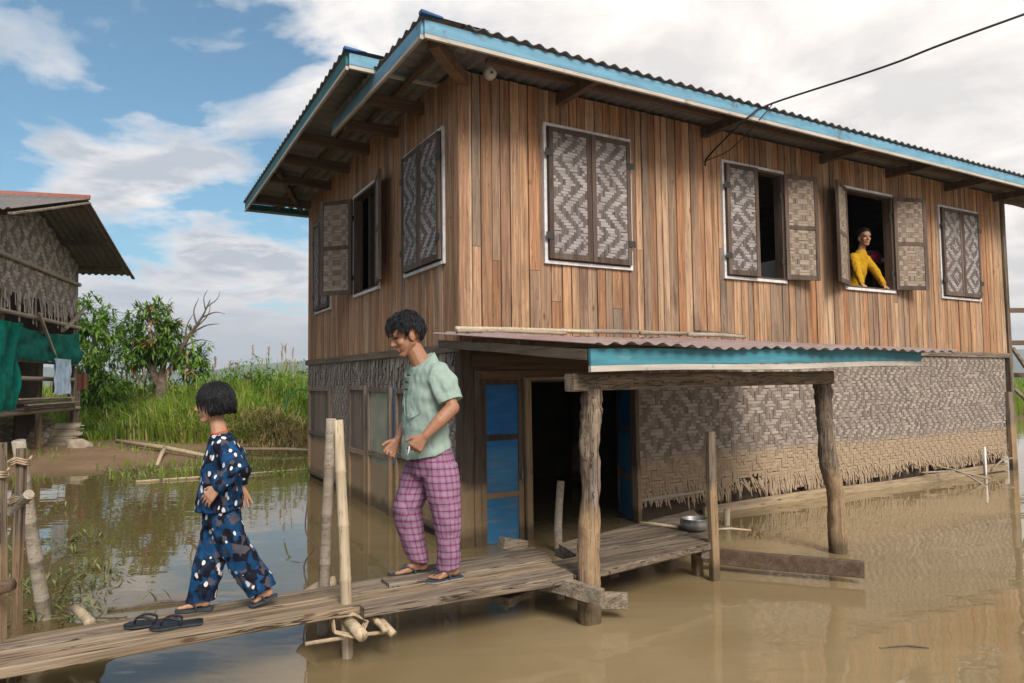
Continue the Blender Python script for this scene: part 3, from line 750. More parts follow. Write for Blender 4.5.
mb = MB(); mb.bar((0.07, -0.075, 1.72), (2.3, -0.075, 1.72), 0.03, 0.15, (0, 0, 1), 0, 0.3, 6, 0.01); mb.bar((0.07, -0.05, 1.58), (2.1, -0.05, 1.57), 0.03, 0.09, (0, 0, 1), 0, 0.7, 6, 0.01)
mb.bar((0.0, -0.035, 1.66), (2.1, -0.035, 1.66), 0.02, 0.3, (0, 0, 1), 0, 0.5, 4, 0.0); mb.build('door_lintel', M['darkwood_x'], house)
mb = MB(); mb.bar((0.62, -0.085, 1.545), (1.5, -0.085, 1.55), 0.03, 0.025, (0, 0, 1), 0, 0.9, 5, 0.01); mb.build('door_head_strip', M['greywood'], house)

# ---- porch
def crooked_post(pts, rad, name='porch_post'):
    mb = MB(); P = spline(pts, 9); Rr = lerp_list(rad, 9); mb.tube(P, Rr, 24, 0.2, 0, 0.5)
    return mb.build(name, M['greywood_z'], house, True)
crooked_post([(-0.17, -2.21, -0.4), (-0.17, -2.21, 0.15), (-0.165, -2.21, 0.5), (-0.135, -2.205, 0.85), (-0.15, -2.21, 1.1), (-0.125, -2.21, 1.3), (-0.115, -2.21, 1.47)], [0.072, 0.07, 0.068, 0.060, 0.063, 0.071, 0.067])
crooked_post([(2.70, -1.93, -0.4), (2.69, -1.93, 0.1), (2.68, -1.93, 0.5), (2.61, -1.93, 0.75), (2.58, -1.93, 1.05), (2.565, -1.93, 1.30), (2.56, -1.93, 1.47)], [0.078, 0.076, 0.070, 0.076, 0.066, 0.070, 0.075])
mb = MB(); mb.bar((-0.30, -2.22, 1.51), (2.62, -1.955, 1.525), 0.09, 0.11, (0, 0, 1), 0, 0.6, 8, 0.02); mb.build('porch_beam', M['greywood'], house)
mb = MB()
d = (V((-0.0, -2.46, 1.745))-V((0.0, 0.02, 1.965))); Ls = d.length
corr_sheet(mb, (-0.30, 0.02-0.03, 1.965), d.normalized(), (1, 0, 0), Ls, 3.9, 0.010, 0.125, 0, 0.5, 0.004, 0.045)
mb.build('porch_roof', M['porch_sheet'], house)
mb = MB(); a = V((-0.29, -2.43, 0)); b = V((3.3, -2.36, 0.035))
mb.bar(a+V((0, 0, 1.665)), b+V((0, 0, 1.675)), 0.022, 0.105, (0, 0, 1), 0, 0.5, 10, 0.01); mb.bar(a+V((0, 0, 1.592)), b+V((0, 0, 1.597)), 0.026, 0.038, (0, 0, 1), 1, 0.5, 10, 0.01)
mb.build('porch_fascia', [M['fascia_teal'], M['fascia_lip']], house)
mb = MB()
for (a, b) in (((-0.22, -0.02, 1.87), (-0.27, -2.4, 1.68)), ((1.2, -0.09, 1.87), (1.2, -2.35, 1.68)), ((2.6, -0.09, 1.87), (2.6, -2.3, 1.68))):
    mb.bar(a, b, 0.05, 0.07, (0, 0, 1), 0, rng.random(), 6, 0.02)
for v, z in ((-0.7, 1.865), (-1.5, 1.795)): mb.bar((-0.25, v, z), (3.5, v, z), 0.04, 0.035, (0, 0, 1), 0, rng.random(), 6, 0.02)
mb.build('porch_rafter', wood('porch_rafter_wood', [(0, (0.09, 0.065, 0.045)), (1, (0.2, 0.15, 0.1))], 1, 0.85), house)

def thing(name, mb, mats, label, cat, group=None, smooth=False, origin=None):
    o = mb.build(name, mats, None, smooth); tag(o, label, cat, group); return o
def hthing(name, mb, mats, label, cat, group=None, smooth=False):
    o = mb.build(name, mats, None, smooth); o.location = HC; o.rotation_euler = (0, 0, TH); tag(o, label, cat, group); return o
def bamboo_pts(mb, a, b, r0, r1, nodes=6, n=10, mi=0, bend=0.02, tone=None):
    a = V(a); b = V(b); P = []; Rr = []; off = rng.uniform(0, 99)
    side = V((mnoise.noise(V((off, 1, 1))), mnoise.noise(V((off, 5, 1))), 0.2))
    for i in range(nodes):
        for k, q in ((0.0, 1.0), (0.03, 1.10), (0.08, 1.0), (0.55, 0.97)):
            t_ = (i+k)/nodes; P.append(a.lerp(b, t_)+side*bend*math.sin(t_*math.pi)*2); Rr.append((r0+(r1-r0)*t_)*q)
    P.append(b); Rr.append(r1)
    mb.tube(P, Rr, n, 0.06, mi, rng.random() if tone is None else tone)

# poles and sticks lying on the porch roof
pl = [((-0.2, -0.30, 1.99), (1.35, -0.22, 2.005), 0.022, 'bamboo', 'yellow bamboo pole lying on the porch roof beside the wall, at its left'),
      ((-0.28, -0.5, 1.955), (0.9, -0.42, 1.965), 0.018, 'bamboo_grey', 'short grey pole lying on the porch roof nearest its left edge'),
      ((1.0, -0.18, 2.01), (2.6, -0.16, 2.015), 0.026, 'bamboo_grey', 'long grey bamboo pole lying along the middle of the porch roof'),
      ((1.9, -0.3, 2.0), (3.3, -0.14, 2.02), 0.022, 'bamboo_grey', 'grey bamboo pole lying on the porch roof under the half open window'),
      ((2.45, -0.42, 1.99), (3.55, -0.2, 2.0), 0.025, 'bamboo_grey', 'weathered pole end lying on the right part of the porch roof')]
for a, b, r, mk, lab in pl:
    mb = MB(); bamboo_pts(mb, a, b, r, r*0.8, 5, 8)
    hthing('bamboo_pole', mb, M[mk], lab, 'pole', 'poles lying on the porch roof', True)
mb = MB(); mb.bar((2.7, -0.3, 2.035), (3.6, -0.12, 2.03), 0.08, 0.02, (0, 0, 1), 0, 0.3, 5, 0.02)
hthing('loose_board', mb, M['greywood'], 'flat grey board lying over the poles on the porch roof', 'board')

# ------------------------------------------------------------------ walkway (house frame)
walk = empty('plank_walkway', hw(-2.0, -1.9, 0.0), TH); tag(walk, 'long grey plank walkway over the water that the man and girl walk on', 'walkway')
def wl(u, v, z): return V((u+2.0, v+1.9, z))
def plank_poly(mb, corners, ztop, th, tone, mi=0, seg=14):
    """plank with 4 plan corners: a0 a1 (start edge back/front), b0 b1 (end edge)"""
    a0, a1, b0, b1 = [V((*c, 0)) for c in corners]; rings = []; off = rng.uniform(0, 80)
    for i in range(seg+1):
        k = i/seg; p = a0.lerp(b0, k); q = a1.lerp(b1, k); d = (q-p).normalized()
        z = ztop+0.006*mnoise.noise(V((off+k*5, 0, 0))); e = 0.006*mnoise.noise(V((off, k*9, 0))); e2 = 0.008*mnoise.noise(V((off, k*11, 5)))
        c = 0.006
        p = p+d*e; q = q+d*e2
        rings.append([p+V((0, 0, z-c)), p+d*c+V((0, 0, z)), p.lerp(q, .5)+V((0, 0, z-0.003)), q-d*c+V((0, 0, z)), q+V((0, 0, z-c)), q+V((0, 0, z-th+c)), q-d*c+V((0, 0, z-th)), p+d*c+V((0, 0, z-th)), p+V((0, 0, z-th+c))])
    mb.rings(rings, True, mi, tone)
for cs, tn, z, th in (([(-4.2, -1.63), (-4.2, -1.835), (-0.95, -1.58), (-0.95, -1.80)], 0.85, 0.298, 0.05),
                      ([(-4.2, -1.845), (-4.2, -2.07), (-0.22, -1.83), (-0.24, -2.04)], 0.95, 0.30, 0.05),
                      ([(-1.25, -1.50), (-1.25, -1.66), (-0.1, -1.44), (-0.14, -1.64)], 0.1, 0.305, 0.045),
                      ([(-1.35, -1.67), (-1.35, -1.82), (-0.14, -1.645), (-0.2, -1.825)], 0.3, 0.316, 0.04),
                      ([(-1.6, -2.05), (-1.6, -2.13), (-0.24, -2.045), (-0.27, -2.19)], 0.55, 0.304, 0.055)):
    mb = MB(); plank_poly(mb, [tuple(wl(*c, 0)[:2]) for c in cs], z, th, tn)
    mb.build('plank', M['walk'], walk)
mb = MB(); mb.bar(wl(-0.52, -1.45, 0.205), wl(-0.20, -2.3, 0.2), 0.10, 0.07, (0, 0, 1), 0, 0.6, 5, 0.02); mb.build('cross_beam', M['greywood'], walk)
mb = MB(); bamboo_pts(mb, wl(-1.62, -1.35, 0.215), wl(-1.64, -2.22, 0.195), 0.038, 0.033, 3, 10); mb.build('cross_bamboo', M['bamboo'], walk, True)
mb = MB()
for k in range(3): mb.tube([wl(-1.74+0.005*k, -1.98-0.03*k, 0.25), wl(-1.64, -2.02-0.03*k, 0.262), wl(-1.57, -2.06-0.02*k, 0.22), wl(-1.63, -2.1-0.03*k, 0.155), wl(-1.75, -2.06-0.02*k, 0.19), wl(-1.74, -1.98-0.02*k, 0.25)], 0.007, 6, 0.3, 0)
mb.tube([wl(-1.9, -2.06, 0.15), wl(-1.62, -2.10, 0.155), wl(-1.45, -2.12, 0.15)], 0.012, 6, 0.3)
mb.build('rope_lashing', M['rope'], walk, True)
mb = MB(); bamboo_pts(mb, wl(-1.52, -1.95, 0.225), wl(-1.45, -2.17, 0.15), 0.024, 0.021, 2, 8); bamboo_pts(mb, wl(-1.56, -2.0, 0.23), wl(-1.50, -2.19, 0.18), 0.018, 0.016, 2, 8); mb.build('bamboo_stub', M['bamboo'], walk, True)

def pole(a, b, r0, r1, mat, label, group=None, nodes=6, rough=False, name='bamboo_pole'):
    mb = MB(); a = V(a); b = V(b)
    if rough: mb.tube(spline([(0, 0, 0), (b-a)*0.35+V((0.012, 0, 0)), (b-a)*0.7-V((0.012, 0, 0)), b-a], 5), lerp_list([r0, (r0+r1)/2, (r0+r1)/2*0.95, r1], 5), 10, 0.2, 0, rng.random())
    else: bamboo_pts(mb, (0, 0, 0), b-a, r0, r1, nodes)
    o = mb.build(name, mat, None, True); o.location = a; tag(o, label, 'pole', group); return o
pole((-0.925, 3.945, -0.5), (-0.997, 3.955, 1.315), 0.034, 0.030, M['bamboo'], 'pale bamboo post in front of the walkway, planted in the water beside the man', 'posts along the walkway')
pole((-1.19, 4.32, -0.5), (-1.125, 4.30, 1.305), 0.036, 0.031, M['bamboo_grey'], 'greyer bamboo post behind the walkway, beside the pale front post', 'posts along the walkway')
pole((-3.10, 4.75, -0.4), (-3.045, 4.28, 1.19), 0.045, 0.038, M['bamboo_grey'], 'leaning brown pole behind the walkway at the left edge', 'posts along the walkway')
mb = MB(); mb.bar((0, 0, 0), (-0.035, 0.0, 1.5), 0.045, 0.055, (0, 1, 0), 0, 0.9, 8, 0.01); o = mb.build('timber_post', M['greywood_z']); o.location = (-2.49, 3.42, -0.25); tag(o, 'pale square timber post nearest the left edge, behind the walkway', 'post', 'posts along the walkway')
mb = MB(); mb.bar((0, 0, 0), (0.0, 0.0, 1.5), 0.04, 0.04, (0, 1, 0), 0, 0.6, 8, 0.01); o = mb.build('timber_post', M['greywood_z']); o.location = (-2.60, 3.68, -0.3); tag(o, 'thin timber post between the pale square post and the leaning pole', 'post', 'posts along the walkway')
mb = MB(); bamboo_pts(mb, (-2.66, 3.70, 0.86), (-2.50, 3.60, 0.97), 0.028, 0.026, 1, 10); thing('bamboo_stub', mb, M['bamboo_grey'], 'short brown bamboo stub tied across the thin left post', 'pole')
mb = MB(); bamboo_pts(mb, (-2.60, 3.34, 0.50), (-2.36, 3.30, 0.60), 0.032, 0.03, 1, 10); thing('log_stub', mb, M['darkwood_x'], 'dark short log stub against the pale square post', 'log', None, True)
mb = MB()
for (cx, cy, cz, rr) in ((-2.535, 3.42, 1.09, 0.05), (-2.60, 3.68, 0.92, 0.045), (-2.60, 3.68, 1.12, 0.045)):
    for q in range(3): mb.tube([(cx+rr*math.cos(k*0.7), cy+rr*math.sin(k*0.7), cz+0.012*q+0.01*math.sin(k*2)) for k in range(10)], 0.006, 5, 0.3)
mb.tube([(-2.55, 3.4, 1.1), (-2.75, 3.8, 1.12), (-3.05, 4.29, 1.10)], 0.008, 5, 0.3)
thing('fibre_rope', mb, M['rope'], 'fibre rope binding the posts at the left edge', 'rope', None, True)
mb = MB(); bamboo_pts(mb, (-2.42, 4.02, 0.17), (-2.62, 4.2, 0.2), 0.03, 0.028, 1, 10); thing('bamboo_log', mb, M['bamboo'], 'cut bamboo end behind the walkway by the leaning pole', 'pole', None, True)
mb = MB(); bamboo_pts(mb, (-1.36, 4.50, 0.14), (-1.14, 4.48, 0.26), 0.045, 0.04, 1, 10); thing('bamboo_log', mb, M['bamboo'], 'pale bamboo end poking out behind the walkway near the greyer post', 'pole', None, True)
mb = MB(); mb.tube(spline([(-1.42, 4.9, 0.0), (-1.47, 4.9, 0.25), (-1.40, 4.9, 0.38), (-1.46, 4.9, 0.5), (-1.44, 4.9, 0.75)], 4), 0.006, 5, 0.2); thing('dead_twig', mb, M['bark'], 'thin curled dead twig standing in the water left of the paired posts', 'twig')

# platform to the right
plat = empty('plank_platform', hw(0.8, -1.6, 0), TH); tag(plat, 'weathered board platform in front of the doorway at the end of the walkway', 'platform')
pw = lambda c: (c[0]-0.8, c[1]+1.6)
for cs, tn, z in (([(-0.30, -1.80), (-0.24, -2.17), (1.42, -1.62), (1.22, -1.97)], 0.25, 0.285), ([(0.1, -1.56), (0.06, -1.74), (1.72, -1.28), (1.44, -1.60)], 0.1, 0.29), ([(0.15, -1.38), (0.12, -1.54), (1.98, -0.92), (1.76, -1.25)], 0.45, 0.285)):
    mb = MB(); plank_poly(mb, [pw(c) for c in cs], z, 0.05, tn); mb.build('plank', M['walk'], plat)
for (a, b) in (((0.2, -1.3), (0.2, -2.0)), ((1.55, -0.9), (1.1, -1.95))):
    mb = MB(); mb.bar((*pw(a), 0.20), (*pw(b), 0.20), 0.07, 0.06, (0, 0, 1), 0, 0.3, 4, 0.02); mb.build('cross_beam', M['greywood'], plat)
for (u, v) in ((0.25, -1.5), (1.5, -1.05), (1.15, -1.8)):
    mb = MB(); mb.bar((*pw((u, v)), -0.4), (*pw((u, v)), 0.22), 0.07, 0.07, (0, 1, 0), 0, 0.5, 4, 0.02); mb.build('support_post', M['greywood_z'], plat)
mb = MB(); mb.bar((0, 0, -0.4), (0.0, 0.0, 0.80), 0.072, 0.05, (0, 1, 0), 0, 0.2, 7, 0.015); o = mb.build('timber_stake', M['greywood_z']); o.location = hw(1.16, -1.97, 0.32); o.location.z = 0.32; o.rotation_euler = (0, 0, TH); tag(o, 'dark upright stake at the right end of the board platform', 'stake')
mb = MB(); mb.bar((1.30, -1.72, 0.13), (2.02, -2.62, 0.10), 0.05, 0.12, (0, 0, 1), 0, 0.35, 8, 0.015); hthing('timber_beam', mb, M['darkwood_x'], 'dark timber beam lying half sunk in the water below the right porch post', 'beam')
mb = MB(); mb.bar((-0.62, -1.86, 0.10), (0.06, -1.60, 0.12), 0.16, 0.05, (0, 0, 1), 0, 0.2, 5, 0.02); hthing('loose_board', mb, M['greywood'], 'grey board lying low over the water under the walkway end', 'board')
mb = MB(); mb.bar((-0.10, -2.20, 0.12), (0.06, -2.31, 0.12), 0.045, 0.10, (0, 0, 1), 0, 0.9, 4, 0.015); hthing('timber_block', mb, M['greywood'], 'short timber block fixed low to the left porch post', 'timber')
mb = MB(); mb.bar((-0.42, -1.98, 0.25), (-0.22, -2.42, 0.215), 0.05, 0.10, (0, 0, 1), 0, 0.8, 4, 0.015); hthing('timber_block', mb, M['greywood'], 'split timber end under the walkway tip, left of the porch post', 'timber')
mb = MB(); bamboo_pts(mb, (0.66, -0.62, -0.3), (0.68, -0.62, 0.62), 0.038, 0.035, 2, 10); hthing('bamboo_stake', mb, M['bamboo_grey'], 'short bamboo stake standing beside the tan door post', 'stake', None, True)
mb = MB(); bamboo_pts(mb, (2.745, -0.61, -0.3), (2.745, -0.61, 0.16), 0.032, 0.032, 1, 10); hthing('bamboo_stake', mb, M['bamboo'], 'short bamboo stake in the water right of the dark upright stake', 'stake', None, True)
mb = MB(); mb.bar((-0.10, -0.95, 0.24), (0.12, -0.95, 0.20), 0.1, 0.09, (0, 0, 1), 0, 0.8, 5, 0.05); hthing('wood_block', mb, M['greywood'], 'rough block of wood behind the walkway end by the blue door', 'block')
# pot and sticks
pot = MB(); prof = [(0.0, 0.0), (0.075, 0.0), (0.105, 0.02), (0.115, 0.06), (0.105, 0.09), (0.113, 0.097), (0.108, 0.10), (0.098, 0.09), (0.10, 0.05), (0.07, 0.015), (0.0, 0.012)]
pot.rings([[V((r*math.cos(2*math.pi*k/20), r*math.sin(2*math.pi*k/20), z)) for k in range(20)] for r, z in prof[1:-1]], True)
po = pot.build('cooking_pot', M['alu'], None, True); po.location = hw(1.33, -1.60, 0.29); tag(po, 'old dented grey metal pot on the board platform beside the stake', 'pot')
mb = MB(); mb.tube([(-0.02, 0, 0.012), (-0.22, 0.12, 0.02), (-0.30, 0.16, 0.02)], [0.013, 0.012, 0.010], 7, 0.2); o = mb.build('stick', M['bamboo'], None, True); o.location = po.location+V((-0.10, 0.06, 0)); tag(o, 'short pale stick lying left of the metal pot', 'stick')
mb = MB(); mb.tube([(0.0, 0, 0.012), (0.15, 0.0, 0.02), (0.32, 0.02, 0.0)], [0.011, 0.010, 0.008], 7, 0.2); o = mb.build('stick', M['bamboo'], None, True); o.location = po.location+V((0.13, -0.05, 0)); tag(o, 'short pale stick lying right of the metal pot', 'stick')
# debris sticks by the sill
for (p, q, lab) in (((7.1, -0.12, 0.16), (8.15, -0.5, 0.03), 'longest bent twig leaning on the sill board in the water'), ((7.5, -0.1, 0.22), (7.75, -0.62, -0.02), 'short twig leaning on the sill board at mid wall'), ((9.0, -0.1, 0.05), (9.45, -0.2, 0.22), 'twig at the right end of the sill board by the corner post')):
    mb = MB(); a = V(p); b = V(q); mb.tube(spline([a, a.lerp(b, .5)+V((0, 0, 0.06)), b], 5), 0.013, 6, 0.3); hthing('dead_twig', mb, M['bamboo_grey'], lab, 'twig', 'twigs by the sill board', True)
mb = MB(); mb.tube([(8.83, -0.10, -0.3), (8.83, -0.10, 0.42)], 0.016, 8); hthing('white_pipe', mb, M['whitep'], 'thin white pipe standing at the right end of the woven wall', 'pipe', None, True)

# ------------------------------------------------------------------ people
def ico(c, rad, frame=None, sub=2):
    bm = bmesh.new(); bmesh.ops.create_icosphere(bm, subdivisions=sub, radius=1.0)
    F = frame or (V((1, 0, 0)), V((0, 1, 0)), V((0, 0, 1)))
    c = V(c); pts = [c+F[0]*v.co.x*rad[0]+F[1]*v.co.y*rad[1]+F[2]*v.co.z*rad[2] for v in bm.verts]
    fs = [tuple(v.index for v in f.verts) for f in bm.faces]; bm.free(); return pts, fs
def hull(pts):
    bm = bmesh.new()
    for p in pts: bm.verts.new(p)
    r = bmesh.ops.convex_hull(bm, input=list(bm.verts))
    bmesh.ops.delete(bm, geom=[v for v in bm.verts if not v.link_faces], context='VERTS')
    bmesh.ops.recalc_face_normals(bm, faces=list(bm.faces))
    bm.verts.index_update(); P = [v.co.copy() for v in bm.verts]; fs = [tuple(v.index for v in f.verts) for f in bm.faces]; bm.free(); return P, fs
class Body:
    def __init__(self): self.v = []; self.f = []
    def add(self, pf):
        b = len(self.v); self.v += list(pf[0]); self.f += [tuple(b+i for i in f) for f in pf[1]]
    def cap(self, a, b, ra, rb, sub=2):
        self.add(hull(ico(a, (ra,)*3, None, sub)[0]+ico(b, (rb,)*3, None, sub)[0]))
    def chain(self, pts, rad, sub=2):
        for i in range(len(pts)-1): self.cap(pts[i], pts[i+1], rad[i], rad[i+1], sub)
    def ell(self, c, rad, frame=None): self.add(ico(c, rad, frame, 3))
    def loft(self, rings, n=24):
        R_ = [[V(c)+V(a)*math.cos(2*math.pi*k/n)+V(b)*math.sin(2*math.pi*k/n) for k in range(n)] for c, a, b in rings]
        for i in range(len(R_)-1): self.add(hull(R_[i]+R_[i+1]))
    def mesh(self, name, voxel=0.005, smooth=4, disp=None):
        me = bpy.data.meshes.new(name); me.from_pydata([tuple(p) for p in self.v], [], self.f); me.update()
        ob = bpy.data.objects.new(name+'_tmp', me); COL.objects.link(ob)
        m = ob.modifiers.new('r', 'REMESH'); m.mode = 'VOXEL'; m.voxel_size = voxel
        if smooth:
            s = ob.modifiers.new('s', 'SMOOTH'); s.factor = 0.5; s.iterations = smooth
        dg = bpy.context.evaluated_depsgraph_get(); dg.update()
        out = bpy.data.meshes.new_from_object(ob.evaluated_get(dg)); out.name = name
        bpy.data.objects.remove(ob); bpy.data.meshes.remove(me)
        if disp:
            src = [(v.co.copy(), v.normal.copy()) for v in out.vertices]
            out.vertices.foreach_set('co', [x for p, n in src for x in p+disp(p, n)])
        out.polygons.foreach_set('use_smooth', [True]*len(out.polygons)); out.update()
        return out
def put(name, me, mat, parent):
    me.materials.clear(); me.materials.append(mat)
    return link(bpy.data.objects.new(name, me), parent)
def frame_of(f, side_hint):
    f = V(f).normalized(); s = V(side_hint); s = (s-f*s.dot(f)).normalized(); return f, s, f.cross(s).normalized()

def head(B, c, fr, k, ears=True):
    f, s, u = fr; c = V(c)
    P = lambda x, y, z: c+(f*x+s*y+u*z)*k
    B.ell(P(-0.012, 0, 0.032), (0.098*k, 0.076*k, 0.096*k), fr)
    B.ell(P(0.028, 0, -0.03), (0.06*k, 0.06*k, 0.086*k), fr)
    B.ell(P(0.045, 0, 0.04), (0.048*k, 0.06*k, 0.05*k), fr)
    for q in (-1, 1):
        B.cap(P(0.0, q*0.05, -0.05), P(0.062, q*0.012, -0.098), 0.022*k, 0.02*k)
        B.ell(P(0.055, q*0.036, -0.022), (0.026*k, 0.024*k, 0.026*k), fr)
        if ears: B.ell(P(-0.008, q*0.077, -0.012), (0.019*k, 0.009*k, 0.034*k), fr)
    B.ell(P(0.066, 0, -0.098), (0.022*k, 0.022*k, 0.018*k), fr)
    B.cap(P(0.083, 0, 0.012), P(0.104, 0, -0.026), 0.009*k, 0.0125*k)
    for q in (-1, 1): B.cap(P(0.092, q*0.010, -0.031), P(0.085, q*0.014, -0.030), 0.009*k, 0.008*k)
    B.cap(P(0.078, -0.038, 0.026), P(0.078, 0.038, 0.026), 0.013*k, 0.013*k)
    B.ell(P(0.083, 0, -0.060), (0.012*k, 0.024*k, 0.007*k), fr); B.ell(P(0.080, 0, -0.072), (0.012*k, 0.021*k, 0.007*k), fr)
def hand(B, w, d, n, t, k=1.0, curl=(25, 35, 25), spread=6, thumb=30, fist=None):
    """w wrist, d hand direction, n palm normal, t thumb side; fingers curl towards n"""
    w = V(w); d = V(d).normalized(); t = V(t); t = (t-d*t.dot(d)).normalized(); n = V(n); n = (n-d*n.dot(d)-t*n.dot(t)).normalized()
    B.add(hull(ico(w, (0.022*k,)*3)[0]+ico(w+d*0.08*k+t*0.03*k, (0.013*k,)*3)[0]+ico(w+d*0.075*k-t*0.03*k, (0.012*k,)*3)[0]+ico(w+d*0.03*k+t*0.026*k, (0.014*k,)*3)[0]))
    for i, (off, L) in enumerate(((0.031, 0.072), (0.0105, 0.08), (-0.0105, 0.075), (-0.031, 0.058))):
        b = w+d*0.076*k+t*off*k; a = R(spread*(1.5-i)); dd = (d*math.cos(a)+t*math.sin(a)).normalized()
        r = 0.0092*k; ang = 0.0; cc = curl if fist is None else fist[i]
        for j, q in enumerate((0.45, 0.32, 0.23)):
            ang += R(cc[j]); e = b+(dd*math.cos(ang)+n*math.sin(ang))*L*q*k
            B.cap(b, e, r, r*0.9); b = e; r *= 0.9
    b = w+d*0.018*k+t*0.02*k; a = R(thumb+14); m = b+(d*math.cos(a)+t*math.sin(a)+n*0.25)*0.045*k
    B.cap(b, m, 0.0135*k, 0.0115*k); e = m+(d*math.cos(a*0.5)+t*math.sin(a*0.5)+n*0.35)*0.034*k; B.cap(m, e, 0.011*k, 0.009*k)
def foot(B, heel, toe, side, ankle, k=1.0):
    """bare foot; heel/toe points at sole level"""
    h = V(heel); t_ = V(toe); d = (t_-h); L = d.length; d.normalize(); s = V(side); s = (s-d*s.dot(d)).normalized(); u = d.cross(s); u = u if u.z > 0 else -u
    B.ell(h+d*0.035*k+u*0.032*k, (0.034*k, 0.03*k, 0.032*k), (d, s, u))
    B.add(hull(ico(h+d*0.05*k+u*0.035*k, (0.028*k,)*3)[0]+ico(V(ankle), (0.033*k,)*3)[0]+ico(h+d*L*0.62+u*0.022*k+s*0.02*k, (0.02*k,)*3)[0]+ico(h+d*L*0.62+u*0.02*k-s*0.022*k, (0.017*k,)*3)[0]))
    B.add(hull(ico(h+d*L*0.55+u*0.02*k+s*0.02*k, (0.02*k,)*3)[0]+ico(h+d*L*0.55+u*0.02*k-s*0.02*k, (0.017*k,)*3)[0]+ico(h+d*L*0.78+u*0.014*k+s*0.027*k, (0.014*k,)*3)[0]+ico(h+d*L*0.74+u*0.012*k-s*0.028*k, (0.012*k,)*3)[0]))
    for i in range(5):
        y = (0.030-0.0148*i)*k; b = h+d*(L*(0.77-0.012*i*i*0.4))+s*y+u*0.012*k; r = (0.0125 if i == 0 else 0.0088)*k
        B.cap(b, b+d*(L*(0.17-0.02*i))-u*0.002*k, r, r*0.92)
def paint_skin(me, base, feats):
    at = me.attributes.new('paint', 'FLOAT_COLOR', 'POINT'); base = V(base); out = []
    for v in me.vertices:
        c = base.copy()
        for (p, fr, rad, col, amt) in feats:
            q = v.co-p; x = q.dot(fr[0])/rad[0]; y = q.dot(fr[1])/rad[1]; z = q.dot(fr[2])/rad[2]; d = math.sqrt(x*x+y*y+z*z)
            if d < 1.3: c = c.lerp(V(col), amt*max(0, min(1, (1.3-d)/0.45)))
        out += [c.x, c.y, c.z, 1.0]
    at.data.foreach_set('color', out)
def face_feats(c, fr, k, skin, thanaka=None, look=0.0):
    f, s, u = fr; c = V(c); P = lambda x, y, z: c+(f*x+s*y+u*z)*k; F = []
    sk = V(skin)
    for q in (-1, 1):
        if thanaka: F.append((P(0.07, q*0.04, -0.03), fr, (0.04*k, 0.025*k, 0.026*k), thanaka, 0.75))
        F.append((P(0.082, q*0.032, 0.008), fr, (0.03*k, 0.017*k, 0.009*k), sk*0.55, 0.7))
        F.append((P(0.084, q*0.032, 0.006), fr, (0.03*k, 0.013*k, 0.0042*k), (0.012, 0.01, 0.01), 1.0))
        F.append((P(0.085, q*0.034, 0.027), fr, (0.03*k, 0.02*k, 0.0045*k), (0.02, 0.014, 0.012), 0.9))
        F.append((P(0.097, q*0.008, -0.036), fr, (0.012*k, 0.005*k, 0.003*k), sk*0.3, 0.8))
    F.append((P(0.092, 0, -0.066), fr, (0.02*k, 0.017*k, 0.010*k), (0.30, 0.115, 0.085), 0.5))
    F.append((P(0.095, 0, -0.066), fr, (0.02*k, 0.015*k, 0.0022*k), sk*0.3, 0.6))
    return F
def hair_shell(c, fr, rad, visible, inner=0.62, na=96, ne=64, nse=0.02, strand=0.02, zcut=None, seed=0.0, bob=False):
    """closed shell in head coordinates; visible(az, el) -> True where hair covers"""
    f, s, u = fr; c = V(c); mb = MB(); rows = []
    for j in range(ne+1):
        el = -math.pi/2+math.pi*j/ne; row = []
        for i in range(na):
            az = 2*math.pi*i/na; d = V((math.cos(el)*math.cos(az), math.cos(el)*math.sin(az), math.sin(el)))
            r = 1/math.sqrt((d.x/rad[0])**2+(d.y/rad[1])**2+(d.z/(0.26 if bob and d.z < 0 else rad[2]))**2)
            k = visible(az if az <= math.pi else az-2*math.pi, el)
            r *= 1+nse*mnoise.noise(V((d.x*3+seed, d.y*3, d.z*3)))+strand*mnoise.noise(V((math.cos(az)*9+seed, math.sin(az)*9, d.z*2.2)))
            r *= inner+(1-inner)*k
            if zcut is not None and d.z < 0: r = min(r, (zcut*(1+0.05*mnoise.noise(V((az*5, seed, 0)))))/d.z)
            row.append(c+(f*d.x+s*d.y+u*d.z)*r)
        rows.append(row)
    mb.rings(rows, True); return mb
